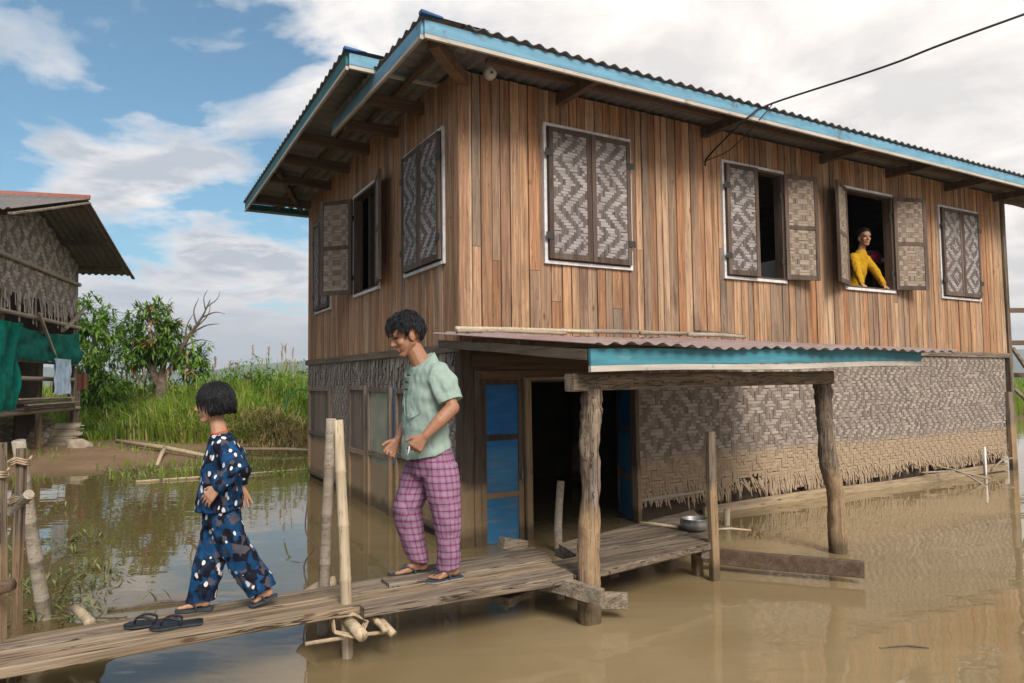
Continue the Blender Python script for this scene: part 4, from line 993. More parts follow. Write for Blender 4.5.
def tufts(mb, c, fr, rad, visible, n, L, sweep, w=0.006, lift=0.006, zcut=None, seed=1, nse=0.02, bob=False):
    """locks of hair lying on the shell"""
    f, s, u = fr; c = V(c); r = random.Random(seed); k = 0
    while k < n:
        az = r.uniform(-math.pi, math.pi); el = math.asin(r.uniform(-0.75, 1.0))
        if visible(az, el) < 0.9: continue
        k += 1; h0 = r.uniform(0.2, 1.0)*lift; pts = []; st = r.uniform(0.7, 1.25)*L/5; da = r.uniform(-0.25, 0.25); ww = []
        for i in range(6):
            d = V((math.cos(el)*math.cos(az), math.cos(el)*math.sin(az), math.sin(el)))
            q = 1/math.sqrt((d.x/rad[0])**2+(d.y/rad[1])**2+(d.z/(0.26 if bob and d.z < 0 else rad[2]))**2)
            q *= 1+nse*mnoise.noise(V((d.x*3+seed, d.y*3, d.z*3)))
            q += h0*(0.3+0.9*i/5)
            p = V((d.x*q, d.y*q, d.z*q))
            if zcut is not None and p.z < zcut: break
            pts.append(c+f*p.x+s*p.y+u*p.z); ww.append(w*(1-0.85*(i/5)**1.5))
            t1 = V((-math.sin(el)*math.cos(az), -math.sin(el)*math.sin(az), math.cos(el)))      # up along the head
            t2 = V((-math.sin(az), math.cos(az), 0)); dirv = (t1*-1.0+t2*(da-sweep*math.sin(az))).normalized()
            d2 = (d+dirv*st/max(q, 0.05)).normalized(); el = math.asin(max(-1, min(1, d2.z))); az = math.atan2(d2.y, d2.x)
        if len(pts) > 2: mb.tube(pts, ww, 5, 0.0, 0, r.random(), True, 0.6)
def sandal(parent, heel, toe, side, k=1.0, worn=True, mats=None, name='sandal'):
    h = V(heel); t_ = V(toe); d = t_-h; L = d.length; d.normalize(); s = V(side); s = (s-d*s.dot(d)).normalized(); u = d.cross(s); u = u if u.z > 0 else -u
    out = [(-0.01, 0.0), (0.0, 0.026), (0.08, 0.033), (0.22, 0.030), (0.42, 0.031), (0.62, 0.043), (0.80, 0.047), (0.93, 0.036), (1.0, 0.018), (1.02, 0.0)]
    outr = [(0.93, -0.032), (0.80, -0.044), (0.62, -0.042), (0.42, -0.034), (0.22, -0.031), (0.08, -0.033), (0.0, -0.026)]
    pts = [(h+d*x*L+s*y*k) for x, y in out+outr]
    mb = MB(); th = 0.016*k
    mb.rings([[p-u*th for p in pts], [p-u*th*0.45 for p in pts]], True, 1, 0.5)
    mb.rings([[p-u*th*0.44 for p in pts], [p+u*0.001 for p in pts]], True, 0, 0.5)
    so = mb.build(name, mats, parent)
    st = MB(); T = h+d*L*0.80+s*0.012*k
    for q in (-1, 1):
        e = h+d*L*0.42+s*q*0.036*k
        hh = 0.045*k if worn else 0.035*k
        st.tube(spline([T+u*0.004, T+u*0.028*k-d*0.01*k, T.lerp(e, .5)+u*hh+s*q*0.008*k, e+u*0.018*k, e-u*0.003], 4), 0.0065*k, 6, 0.1, 0, 0.5, True, 1.0)
    st.build('strap', mats[0], so, True)
    return so

def folds(amp, sc, off=0.0):
    def f(p, n):
        a = mnoise.noise(V((p.x*sc+off, p.y*sc, p.z*sc*1.6)))*0.6+mnoise.noise(V((p.x*sc*2.3+p.z*9+off, p.y*sc*2.3, p.z*sc*0.8)))*0.4
        return n*amp*a
    return f
SK = (0.30, 0.145, 0.085)

# ---- man
man = empty('person', (-0.53, 4.42, 0.30)); tag(man, 'man in pale green shirt and pink checked trousers stepping along the walkway, looking down', 'person')
fb = V((-0.84, -0.54, 0)).normalized(); sb_ = V((fb.y*-1, fb.x, 0)); sb_ = V((0.54, -0.84, 0)).normalized()
mh = V((-0.140, -0.020, 1.522)); mfr = frame_of((-0.86, -0.34, -0.36), (0.36, -0.93, 0.0)); mk = 1.07
def man_body():
    B = Body(); head(B, mh, mfr, mk)
    B.cap((-0.112, -0.01, 1.46), (-0.035, 0, 1.31), 0.056, 0.066)
    B.loft([((-0.035, 0, 1.33), sb_*0.07, fb*0.06), ((-0.02, 0, 1.27), sb_*0.145, fb*0.07), ((-0.02, 0, 1.15), sb_*0.145, fb*0.095), ((-0.02, 0, 0.95), sb_*0.13, fb*0.09), ((0.0, 0, 0.78), sb_*0.13, fb*0.09), ((0.01, 0, 0.70), sb_*0.12, fb*0.085)])
    B.chain([(0.075, -0.130, 1.262), (0.125, -0.175, 1.17), (0.163, -0.205, 1.065)], [0.044, 0.041, 0.042])
    B.chain([(0.163, -0.205, 1.065), (0.09, -0.25, 0.99), (0.008, -0.28, 0.905)], [0.045, 0.043, 0.028])
    hand(B, (0.004, -0.281, 0.902), (-0.62, -0.12, -0.77), (0.55, 0.6, -0.45), (-0.75, -0.1, 0.6), 1.06, fist=[(28, 45, 25), (42, 50, 30), (52, 55, 35), (58, 55, 35)], spread=3)
    B.chain([(-0.115, 0.14, 1.262), (-0.128, 0.18, 1.15), (-0.13, 0.2, 1.02)], [0.044, 0.042, 0.042])
    B.chain([(-0.13, 0.2, 1.02), (-0.18, 0.15, 0.93), (-0.218, 0.10, 0.852)], [0.043, 0.04, 0.028])
    hand(B, (-0.220, 0.098, 0.85), (-0.5, -0.3, -0.8), (0.55, -0.8, -0.1), (-0.7, -0.2, 0.5), 1.04, curl=(30, 38, 25), spread=6)
    B.chain([(0.075, -0.08, 0.68), (0.116, -0.10, 0.385), (0.123, -0.06, 0.07)], [0.085, 0.055, 0.036])
    B.chain([(-0.05, 0.075, 0.68), (-0.165, 0.02, 0.425), (-0.085, 0.055, 0.075)], [0.085, 0.055, 0.036])
    foot(B, (0.185, -0.035, 0.020), (0.012, -0.135, 0.018), (-0.5, 0.85, 0), (0.125, -0.062, 0.085))
    foot(B, (-0.025, 0.085, 0.020), (-0.235, 0.01, 0.018), (0.35, -0.93, 0), (-0.08, 0.058, 0.09))
    return B.mesh('person_body', 0.0045, 3)
me = man_body()
paint_skin(me, SK, face_feats(mh, mfr, mk, SK, None)+[(mh+(mfr[0]*0.055+mfr[1]*0.055-mfr[2]*0.028)*mk, mfr, (0.03, 0.02, 0.014), (0.42, 0.25, 0.13), 0.35)])
put('body', me, M['skin'], man)
def mhair(az, el):
    a = abs(math.degrees(az)); e = math.degrees(el)
    line = 14 if a < 42 else (14+(a-42)*0.55 if a < 56 else (22-(a-56)*1.55 if a < 78 else (-12 if a < 92 else (12 if a < 108 else 12-(a-108)*1.5))))
    line = max(line, -34)+4*mnoise.noise(V((az*6, 2, 1)))
    return max(0.0, min(1.0, (e-line)/6+0.3))
hm = hair_shell(mh+(mfr[0]*-0.008+mfr[2]*0.034)*mk, mfr, (0.113*mk, 0.090*mk, 0.112*mk), mhair, 0.6, 120, 80, 0.10, 0.06, None, 3.0)
tufts(hm, mh+(mfr[0]*-0.008+mfr[2]*0.034)*mk, mfr, (0.113*mk, 0.090*mk, 0.112*mk), mhair, 520, 0.055, 0.9, 0.0055, 0.010, None, 3, 0.10)
hm.build('hair', M['hair'], man, True)
def man_shirt():
    B = Body()
    B.loft([((-0.038, 0.0, 1.372), sb_*0.080, fb*0.070+V((0, 0, -0.05))), ((-0.025, 0, 1.31), sb_*0.172, fb*0.09), ((-0.015, 0, 1.25), sb_*0.19, fb*0.115), ((-0.022, 0, 1.13), sb_*0.188, fb*0.135), ((-0.03, 0, 0.98), sb_*0.178, fb*0.135), ((-0.026, 0, 0.86), sb_*0.188, fb*0.142), ((-0.02, 0, 0.785), sb_*0.196, fb*0.15+V((0, 0, -0.045)))], 28)
    B.cap((0.07, -0.125, 1.268), (0.125, -0.172, 1.17), 0.062, 0.061); B.cap((-0.112, 0.135, 1.268), (-0.13, 0.18, 1.16), 0.066, 0.066); B.cap((0.07, -0.13, 1.268), (0.0, -0.05, 1.31), 0.066, 0.055); B.cap((-0.112, 0.135, 1.268), (-0.05, 0.05, 1.31), 0.066, 0.055)
    B.loft([((0.055, -0.11, 1.285), V((0.03, -0.02, 0.07)), V((-0.06, -0.03, 0))), ((0.105, -0.155, 1.225), V((0.055, 0.02, 0.04)), V((-0.06, -0.04, 0.02))), ((0.152, -0.192, 1.105), V((0.062, -0.012, 0.028)), V((-0.035, -0.062, 0.0)))], 20)
    B.loft([((-0.10, 0.11, 1.285), V((0.0, 0.02, 0.07)), V((-0.07, -0.03, 0))), ((-0.122, 0.16, 1.22), V((0.06, 0.0, 0.0)), V((0, 0.06, 0.02))), ((-0.13, 0.185, 1.10), V((0.068, 0.0, 0.0)), V((0.0, 0.066, 0.0)))], 20)
    return B.mesh('shirt', 0.0055, 3, folds(0.012, 13, 2))
shirt = put('shirt', man_shirt(), M['shirt'], man)
for z_, o_ in ((1.27, 0.118), (1.225, 0.128), (1.18, 0.134)):
    p = V((-0.022, 0, z_))+fb*(o_+0.012)+sb_*0.01; mb = MB(); mb.tube([p-fb*0.012, p+fb*0.004], 0.0075, 8); mb.build('button', M['button'], shirt, True)
mb = MB(); o_ = V((-0.022, 0, 1.13))+fb*0.127+sb_*0.085
q = (sb_*0.85-fb*0.55).normalized()
mb.tube([o_-q*0.055+fb*0.012, o_-q*0.05-V((0, 0, 0.105))+fb*0.012, o_-V((0, 0, 0.125))+fb*0.006, o_+q*0.045-V((0, 0, 0.10))-fb*0.002, o_+q*0.045], 0.0035, 5); mb.build('pocket_seam', cloth('pocket_seam_cotton', (0.18, 0.235, 0.205)), shirt, True)
def leg_uv(me, bones):
    at = me.attributes.new('cloth_uv', 'FLOAT_VECTOR', 'POINT'); out = []
    for v in me.vertices:
        best = None
        for (a, b, off, ref, rr) in bones:
            a = V(a); b = V(b); ab = b-a; t_ = max(-0.2, min(1.2, (v.co-a).dot(ab)/ab.length_squared)); p = a+ab*t_; d = (v.co-p).length
            if best is None or d < best[0]: best = (d, a, ab, t_, off, ref, rr)
        d, a, ab, t_, off, ref, rr = best
        z_ = -v.co.z; q = v.co-(a+ab*t_); s = V(ref); n_ = V((s.y, -s.x, 0))
        ang = math.atan2(q.dot(n_), q.dot(s)); out += [ang*rr, z_, 0.0]
    at.data.foreach_set('vector', out)
def man_trousers():
    B = Body()
    B.loft([((0.0, 0, 0.83), sb_*0.165, fb*0.118), ((0.012, 0, 0.73), sb_*0.178, fb*0.138), ((0.015, 0, 0.64), sb_*0.165, fb*0.135)], 24)
    ring = lambda c, r, dx=0.0: (c, V((r, 0, dx)), V((0, r, 0)))
    B.loft([ring((0.072, -0.075, 0.72), 0.105), ring((0.085, -0.085, 0.60), 0.114), ring((0.114, -0.1, 0.40), 0.092), ring((0.124, -0.085, 0.24), 0.078), ring((0.124, -0.062, 0.070), 0.072, 0.01)], 20)
    B.loft([ring((-0.045, 0.07, 0.72), 0.11), ring((-0.085, 0.055, 0.60), 0.116), ring((-0.146, 0.022, 0.42), 0.094), ring((-0.122, 0.035, 0.26), 0.080), ring((-0.086, 0.055, 0.092), 0.071, -0.012)], 20)
    me = B.mesh('trousers', 0.006, 2, folds(0.012, 12, 9))
    leg_uv(me, [((0.075, -0.08, 0.75), (0.115, -0.10, 0.39), 0, (0.1, 1, 0), 0.115), ((0.115, -0.10, 0.39), (0.12, -0.06, 0.09), 0, (0.1, 1, 0), 0.10), ((-0.045, 0.07, 0.75), (-0.155, 0.02, 0.42), 0, (0.1, 1, 0), 0.118), ((-0.155, 0.02, 0.42), (-0.085, 0.055, 0.10), 0, (0.1, 1, 0), 0.10)])
    return me
put('trousers', man_trousers(), M['plaid'], man)
sandal(man, (0.20, -0.025, 0.017), (-0.002, -0.142, 0.017), (-0.5, 0.85, 0), 1.0, True, [M['sole'], M['sole_edge']])
sandal(man, (-0.012, 0.09, 0.017), (-0.25, 0.005, 0.017), (0.35, -0.93, 0), 1.0, True, [M['sole'], M['sole_edge']])
mb = MB(); p = V((-0.53, 4.42, 0.30))+V((-0.086, -0.318, 0.818)); mb.tube([p+V((0.004, 0, 0.03)), p, p+V((-0.008, -0.003, -0.022))], 0.003, 7); thing('rolled_stick', mb, M['whitep'], 'thin pale rolled stick held between the fingers of the man', 'stick', None, True)

# ---- girl
girl = empty('person', (-1.565, 3.87, 0.30)); tag(girl, 'small girl with a black bob in navy patterned clothes walking ahead on the walkway', 'person')
gf = V((-0.97, -0.22, 0)).normalized(); gs = V((0.22, -0.97, 0)).normalized()
gh = V((-0.108, 0.0, 1.118)); gfr = frame_of((-0.95, -0.31, -0.12), (0.31, -0.95, 0.0)); gk = 0.86
def girl_body():
    B = Body(); head(B, gh, gfr, gk)
    B.cap((-0.092, 0, 1.05), (-0.062, 0, 0.92), 0.040, 0.047)
    B.loft([((-0.06, 0, 0.94), gs*0.05, gf*0.04), ((-0.055, 0, 0.90), gs*0.09, gf*0.048), ((-0.055, 0, 0.80), gs*0.09, gf*0.06), ((-0.06, 0, 0.65), gs*0.085, gf*0.06), ((-0.05, 0, 0.52), gs*0.085, gf*0.06)])
    B.chain([(-0.015, -0.095, 0.89), (0.075, -0.145, 0.80), (0.01, -0.19, 0.682)], [0.036, 0.032, 0.021])
    hand(B, (0.006, -0.191, 0.678), (-0.72, 0.02, -0.68), (0.3, 0.9, -0.3), (-0.6, 0.25, 0.75), 0.84, curl=(12, 18, 12), spread=5)
    B.chain([(-0.08, 0.09, 0.89), (-0.01, 0.15, 0.77), (-0.005, 0.16, 0.635)], [0.036, 0.032, 0.021])
    hand(B, (-0.005, 0.16, 0.63), (0.25, 0.0, -0.97), (0.5, -0.85, 0.1), (-0.9, -0.3, -0.2), 0.82, curl=(10, 14, 12), spread=9)
    B.chain([(-0.02, -0.05, 0.47), (0.054, -0.02, 0.289), (0.175, 0.0, 0.10)], [0.045, 0.036, 0.028])
    B.chain([(-0.075, 0.05, 0.47), (-0.103, 0.0, 0.286), (-0.152, -0.03, 0.07)], [0.045, 0.036, 0.028])
    foot(B, (0.238, 0.015, 0.062), (0.118, -0.012, 0.022), (-0.2, 0.97, 0), (0.185, 0.003, 0.095), 0.8)
    foot(B, (-0.092, -0.035, 0.018), (-0.255, -0.062, 0.018), (0.15, -0.98, 0), (-0.145, -0.03, 0.075), 0.8)
    return B.mesh('person_body', 0.0042, 3)
me = girl_body(); GSK = (0.40, 0.22, 0.135)
paint_skin(me, GSK, face_feats(gh, gfr, gk, GSK, (0.50, 0.38, 0.25)))
put('body', me, M['skin'], girl)
def ghair(az, el):
    a = abs(math.degrees(az)); e = math.degrees(el)
    line = 13 if a < 52 else (13-(a-52)*3.4 if a < 76 else -72)
    return max(0.0, min(1.0, (e-line)/5+0.3))
hm = hair_shell(gh+(gfr[0]*-0.022+gfr[2]*0.024)*gk, gfr, (0.100, 0.094, 0.100), ghair, 0.62, 140, 80, 0.03, 0.02, -0.086, 1.0, True)
tufts(hm, gh+(gfr[0]*-0.022+gfr[2]*0.024)*gk, gfr, (0.100, 0.094, 0.100), ghair, 600, 0.10, 0.0, 0.004, 0.003, -0.092, 1, 0.03, True)
hm.build('hair', M['hair'], girl, True)
def girl_top():
    B = Body()
    B.loft([((-0.062, 0, 0.952), gs*0.055, gf*0.05), ((-0.055, 0, 0.918), gs*0.112, gf*0.068), ((-0.052, 0, 0.85), gs*0.128, gf*0.092), ((-0.055, 0, 0.74), gs*0.13, gf*0.103), ((-0.063, 0, 0.62), gs*0.14, gf*0.115), ((-0.07, 0, 0.535), gs*0.15, gf*0.125)], 24)
    B.cap((-0.02, -0.085, 0.893), (0.04, -0.125, 0.835), 0.052, 0.056); B.cap((0.076, -0.148, 0.792), (0.035, -0.178, 0.72), 0.052, 0.046); B.cap((0.035, -0.178, 0.72), (0.012, -0.19, 0.69), 0.046, 0.036); B.cap((-0.082, 0.085, 0.89), (-0.03, 0.135, 0.82), 0.052, 0.054); B.cap((-0.02, -0.085, 0.893), (-0.05, -0.03, 0.915), 0.05, 0.045); B.cap((-0.082, 0.085, 0.89), (-0.06, 0.03, 0.915), 0.05, 0.045)
    B.loft([((-0.02, -0.09, 0.905), V((0.045, 0, 0.03)), V((0, 0.03, 0.035))), ((0.03, -0.125, 0.85), V((0.055, 0, 0.03)), V((0, 0.05, 0.0))), ((0.082, -0.155, 0.785), V((0.062, 0, 0.0)), V((0, 0.055, 0))), ((0.062, -0.175, 0.735), V((0.055, 0, 0.035)), V((0, 0.052, 0))), ((0.018, -0.19, 0.692), V((0.026, 0, 0.034)), V((0, 0.04, 0)))], 16)
    B.loft([((-0.075, 0.09, 0.90), V((0.045, 0, 0.03)), V((0, 0.03, 0.035))), ((-0.03, 0.14, 0.80), V((0.055, 0, 0.0)), V((0, 0.05, 0))), ((-0.005, 0.155, 0.72), V((0.052, 0, 0.0)), V((0, 0.052, 0))), ((-0.006, 0.16, 0.645), V((0.034, 0, 0.0)), V((0, 0.036, 0)))], 16)
    return B.mesh('blouse', 0.006, 3, folds(0.013, 13, 4))
put('blouse', girl_top(), M['navyprint'], girl)
def girl_trousers():
    B = Body(); ring = lambda c, a, b, t_=0.0: (c, V((a, 0, t_)), V((0, b, 0)))
    B.loft([((-0.06, 0, 0.60), gs*0.112, gf*0.09), ((-0.052, 0, 0.52), gs*0.122, gf*0.10), ((-0.048, 0, 0.46), gs*0.115, gf*0.10)], 20)
    B.loft([ring((-0.02, -0.05, 0.52), 0.078, 0.075), ring((0.0, -0.045, 0.43), 0.084, 0.078), ring((0.055, -0.022, 0.29), 0.086, 0.075, 0.02), ring((0.12, -0.008, 0.18), 0.082, 0.072, 0.03), ring((0.178, 0.0, 0.088), 0.074, 0.066, 0.035)], 18)
    B.loft([ring((-0.075, 0.05, 0.52), 0.075, 0.075), ring((-0.092, 0.035, 0.43), 0.08, 0.078), ring((-0.108, 0.0, 0.285), 0.083, 0.075), ring((-0.128, -0.02, 0.16), 0.08, 0.07), ring((-0.15, -0.03, 0.052), 0.076, 0.066)], 18)
    return B.mesh('trousers', 0.006, 3, folds(0.014, 13, 7))
put('trousers', girl_trousers(), M['navyprint'], girl)
mb = MB(); pts = [V((-0.066, 0, 0.952))+gs*0.056*math.cos(k*2*math.pi/24)+gf*0.052*math.sin(k*2*math.pi/24)+V((0, 0, 0.008-0.012*math.sin(k*2*math.pi/24))) for k in range(25)]; mb.tube(pts, 0.003, 6, 0, 0, 0.5, False); mb.build('neck_cord', M['red'], girl, True)
sandal(girl, (0.248, 0.018, 0.065), (0.108, -0.012, 0.016), (-0.2, 0.97, 0), 0.82, True, [M['sole'], M['sole']])
sandal(girl, (-0.082, -0.032, 0.015), (-0.268, -0.066, 0.015), (0.15, -0.98, 0), 0.82, True, [M['sole'], M['sole']])

# loose sandals on the walkway
for (x, y, a, lab) in ((-1.86, 3.60, 196, 'left one of the two black flip flops lying loose on the walkway'), (-1.715, 3.575, 202, 'right one of the two black flip flops lying loose on the walkway, nearest the girl')):
    d = V((math.cos(R(a)), math.sin(R(a)), 0)); s = V((-d.y, d.x, 0))
    so = sandal(None, -d*0.12, d*0.12, s, 0.95, False, [M['blackrubber'], M['sole']], 'flip_flop'); so.location = (x, y, 0.321); tag(so, lab, 'sandal', 'pair of loose flip flops')

# ---- woman in the window (house frame)
wom = empty('person', hw(6.4, 0.3, 1.96), TH); tag(wom, 'woman in a yellow long sleeved top leaning on the sill of an open upper window', 'person')
W0 = V((6.4, 0.3, 1.96)); wv = lambda u, v, z: V((u, v, z))-W0
wfr = frame_of((-0.42, -0.90, -0.08), (0.90, -0.42, 0)); wh = wv(6.43, 0.16, 3.50); wk = 1.0
wf, ws = V((0.25, -0.97, 0)).normalized(), V((0.97, 0.25, 0)).normalized()
def wom_body():
    B = Body(); head(B, wh, wfr, wk)
    B.cap(wv(6.43, 0.19, 3.43), wv(6.42, 0.22, 3.28), 0.045, 0.055)
    B.loft([(wv(6.42, 0.22, 3.29), ws*0.07, wf*0.06), (wv(6.42, 0.23, 3.25), ws*0.15, wf*0.07), (wv(6.42, 0.28, 3.05), ws*0.14, wf*0.10), (wv(6.42, 0.36, 2.80), ws*0.12, wf*0.10), (wv(6.42, 0.42, 2.60), ws*0.15, wf*0.12), (wv(6.42, 0.42, 2.45), ws*0.15, wf*0.12)])
    for q, sh, el, wr, ft in ((-1, (6.27, 0.23, 3.22), (6.20, 0.13, 3.0), (6.17, 0.06, 2.81), 0), (1, (6.57, 0.25, 3.22), (6.66, 0.15, 3.02), (6.70, 0.07, 2.82), 0)):
        B.chain([wv(*sh), wv(*el), wv(*wr)], [0.048, 0.04, 0.028])
        hand(B, wv(*wr), (0.1*q, -0.75, -0.62), (0, 0.3, -0.9), (-q, -0.2, 0), 0.95, curl=(15, 20, 15))
        B.chain([wv(6.42+q*0.08, 0.42, 2.5), wv(6.42+q*0.09, 0.40, 2.2), wv(6.42+q*0.09, 0.45, 2.0)], [0.08, 0.055, 0.045])
        B.ell(wv(6.42+q*0.09, 0.40, 1.99), (0.045, 0.11, 0.03))
    return B.mesh('person_body', 0.006, 3)
me = wom_body(); WSK = (0.40, 0.21, 0.13); paint_skin(me, WSK, face_feats(wh, wfr, wk, WSK)); put('body', me, M['skin'], wom)
hair_shell(wh+(wfr[0]*-0.02+wfr[2]*0.034)*wk, wfr, (0.120*wk, 0.098*wk, 0.118*wk), lambda az, el: max(0.0, min(1.0, (math.degrees(el)-(27 if abs(math.degrees(az)) < 35 else (27-(abs(math.degrees(az))-35)*1.0 if abs(math.degrees(az)) < 90 else -40)))/6+0.3)), 0.6, 60, 40, 0.03, 0.03).build('hair', M['hair'], wom, True)
def wom_top():
    B = Body()
    B.loft([(wv(6.42, 0.215, 3.335), ws*0.062, wf*0.06), (wv(6.42, 0.22, 3.29), ws*0.10, wf*0.075), (wv(6.42, 0.235, 3.24), ws*0.165, wf*0.09), (wv(6.42, 0.28, 3.05), ws*0.165, wf*0.125), (wv(6.42, 0.36, 2.80), ws*0.15, wf*0.125), (wv(6.42, 0.42, 2.55), ws*0.175, wf*0.14)], 24)
    for sh, el, wr in (((6.27, 0.23, 3.22), (6.20, 0.13, 3.0), (6.175, 0.065, 2.83)), ((6.57, 0.25, 3.22), (6.66, 0.15, 3.02), (6.697, 0.075, 2.84))):
        B.chain([wv(*sh), wv(*el), wv(*wr)], [0.066, 0.056, 0.042])
    return B.mesh('blouse', 0.007, 3, folds(0.012, 14, 6))
put('blouse', wom_top(), M['yellow'], wom)
B = Body(); B.loft([(wv(6.42, 0.42, 2.60), ws*0.17, wf*0.135), (wv(6.42, 0.43, 2.3), ws*0.19, wf*0.16), (wv(6.42, 0.43, 2.02), ws*0.2, wf*0.17)], 20); put('skirt', B.mesh('skirt', 0.01, 2), M['net'], wom)
# things inside the windows
tb = empty('side_table', hw(7.35, 0.75, 1.96), TH); tag(tb, 'dark table just inside the open window behind the woman', 'table')
mb = MB(); mb.box((-0.45, -0.45, 1.22), (0.45, 0.3, 1.26)); mb.build('tabletop', M['darkwood'], tb)
for (x, y) in ((-0.4, -0.40), (0.4, -0.40), (-0.4, 0.25), (0.4, 0.25)):
    mb = MB(); mb.box((x-0.025, y-0.025, 0), (x+0.025, y+0.025, 1.22)); mb.build('leg', M['darkwood'], tb)
pk = empty('food_carrier', hw(7.12, 0.52, 3.22), TH); tag(pk, 'pink round container on the table behind the woman', 'container')
mb = MB(); mb.rings([[V((r*math.cos(2*math.pi*k/18), r*math.sin(2*math.pi*k/18), z)) for k in range(18)] for r, z in ((0.11, 0.0), (0.14, 0.03), (0.145, 0.12), (0.13, 0.17))], True); mb.build('bowl', M['pink'], pk, True)
mb = MB(); mb.rings([[V((r*math.cos(2*math.pi*k/18), r*math.sin(2*math.pi*k/18), z)) for k in range(18)] for r, z in ((0.135, 0.17), (0.13, 0.19), (0.06, 0.21), (0.02, 0.22))], True); mb.build('lid', M['alu'], pk, True)
cp = MB(); cp.rings([[V((r*math.cos(2*math.pi*k/16), r*math.sin(2*math.pi*k/16), z)) for k in range(16)] for r, z in ((0.035, 0.0), (0.05, 0.04), (0.055, 0.09), (0.05, 0.09), (0.03, 0.02))], True)
o = cp.build('white_cup', M['whitep'], None, True); o.location = hw(7.24, 0.40, 3.22); tag(o, 'small white cup in front of the pink container', 'cup')
bx = empty('storage_box', hw(4.66, 0.34, 1.96), TH); tag(bx, 'white box standing inside the half open window', 'box')
mb = MB(); mb.box((0.0, -0.25, 0.0), (0.42, 0.25, 1.10), 0, 0.5, 0.003); mb.build('body', M['whitep'], bx)
mb = MB(); mb.box((0.17, -0.262, 0.72), (0.38, -0.252, 1.03), 0, 0.5); mb.build('front_grille', M['black'], bx)

# cable
mb = MB(); A = hw(3.43, -0.80, 4.545); Bp = V((4.62, 6.0, 4.745)); Cp = V((9.5, 4.2, 5.95))
mb.tube(spline([hw(3.16, -0.03, 4.02), hw(3.17, -0.05, 4.10), hw(3.10, -0.35, 4.19), hw(3.06, -0.78, 4.33), A, A.lerp(Bp, .5)-V((0, 0, 0.03)), Bp, Cp], 8), 0.011, 6)
mb.tube(spline([A, hw(3.3, -0.78, 4.40), hw(3.2, -0.4, 4.12), hw(3.13, -0.04, 4.06)], 6), 0.006, 5)
thing('power_cable', mb, M['cable'], 'black power cable running from the eave up to the right', 'cable', None, True)
mb = MB(); mb.tube(spline([hw(-0.06, 5.85, 1.40), hw(-0.18, 5.95, 1.42), hw(-0.34, 6.0, 1.30), hw(-0.40, 6.0, 1.05)], 6), 0.014, 7); thing('green_hose', mb, M['hose'], 'short green hose curving from the left corner of the woven wall', 'hose', None, True)

# ------------------------------------------------------------------ far right timber frame
fr_ = empty('timber_jetty', (11.6, 15.0, 0)); tag(fr_, 'dark timber frame of beams over the water right of the house', 'frame')
for z, dx, n_ in ((2.93, -0.9, 1), (2.22, -0.92, 2), (1.52, -0.9, 3)):
    mb = MB(); mb.bar((dx, 0.02*n_, z), (1.8, 0.02*n_, z-0.02), 0.07, 0.1, (0, 0, 1), 0, 0.6, 6, 0.02); mb.build('beam', M['darkwood_x'], fr_)
for (a, b) in (((0.0, 0.1, -0.4), (0.02, 0.1, 3.1)), ((1.6, 0.1, -0.4), (1.6, 0.1, 3.1))):
    mb = MB(); mb.bar(a, b, 0.11, 0.11, (0, 1, 0), 0, 0.5, 6, 0.02); mb.build('post', M['greywood_z'], fr_)
for (a, b) in (((-0.85, -0.12, 1.25), (0.1, -0.12, 0.3)), ((-0.85, -0.16, 2.1), (-0.1, -0.16, 0.9))):
    mb = MB(); mb.bar(a, b, 0.06, 0.08, (0, 1, 0), 0, 0.8, 5, 0.02); mb.build('brace', M['greywood'], fr_)

# ------------------------------------------------------------------ hut
hut = empty('bamboo_hut', (-10.1, 16.0, 0.0), math.atan2(-0.966, 0.26)); tag(hut, 'small grey woven bamboo hut on stilts with a tin gable roof', 'hut')
def gz(x): return 5.2-0.30*abs(x-2.8)
mb = MB()
weave(mb, (0.02, 0.0, 3.25), (1, 0, 0), (0, 0, 1), (0, 1, 0), 5.56, 2.0, 0.06, lambda i, j: diamond(i, j, 12), 0, 0.012, keep=lambda a, z: 3.25+z < gz(a)-0.06)
for k in range(170):
    u = rng.uniform(0.02, 5.58); L = rng.uniform(0.1, 0.75)*(0.6+0.6*abs(mnoise.noise(V((u*1.4, 0, 0))))); w = rng.uniform(0.02, 0.035); dx = rng.uniform(-0.1, 0.1)
    mb.add([(u-w, 0.02, 3.3), (u+w, 0.02, 3.3), (u+w+dx, 0.04, 3.3-L), (u-w+dx, 0.04, 3.3-L)], [(0, 1, 2, 3)], 0, rng.random())
mb.add([(0.02, -0.012, 3.3), (5.58, -0.012, 3.3), (5.58, -0.012, gz(5.58)-0.05), (2.8, -0.012, 5.12), (0.02, -0.012, gz(0.02)-0.05)], [(0, 1, 2, 3, 4)], 0, 0.1)
mb.build('gable_mat', M['hutmat'], hut)
mb = MB()
for x in (0.0, 5.6):
    weave(mb, (x, 0.0, 2.7), (0, -1, 0), (0, 0, 1), (-1 if x == 0 else 1, 0, 0), 4.0, gz(0)-2.8, 0.06, herring, 0, 0.012)
mb.build('side_mat', M['hutmat'], hut)
mb = MB(); mb.box((0.1, -4.0, 0.4), (5.5, -3.95, 4.3)); mb.build('rear_wall', M['hutmat'], hut)
mb = MB(); sl = V((-0.958, 0, -0.2873)); sr = V((0.958, 0, -0.2873))
for sdir in (sl, sr): corr_sheet(mb, (2.8, 1.0, 5.22), sdir, (0, -1, 0), 3.55, 5.45, 0.02, 0.14)
hr = mb.build('roof', M['hut_sheet'], hut)
mb = MB(); mb.tube([(2.8, 1.04, 5.25), (2.8, -1.5, 5.25), (2.8, -4.5, 5.25)], 0.07, 8, 0.1, 0, 0.5, True, 0.5); mb.build('ridge_cap', M['rust_sheet'], hr, True)
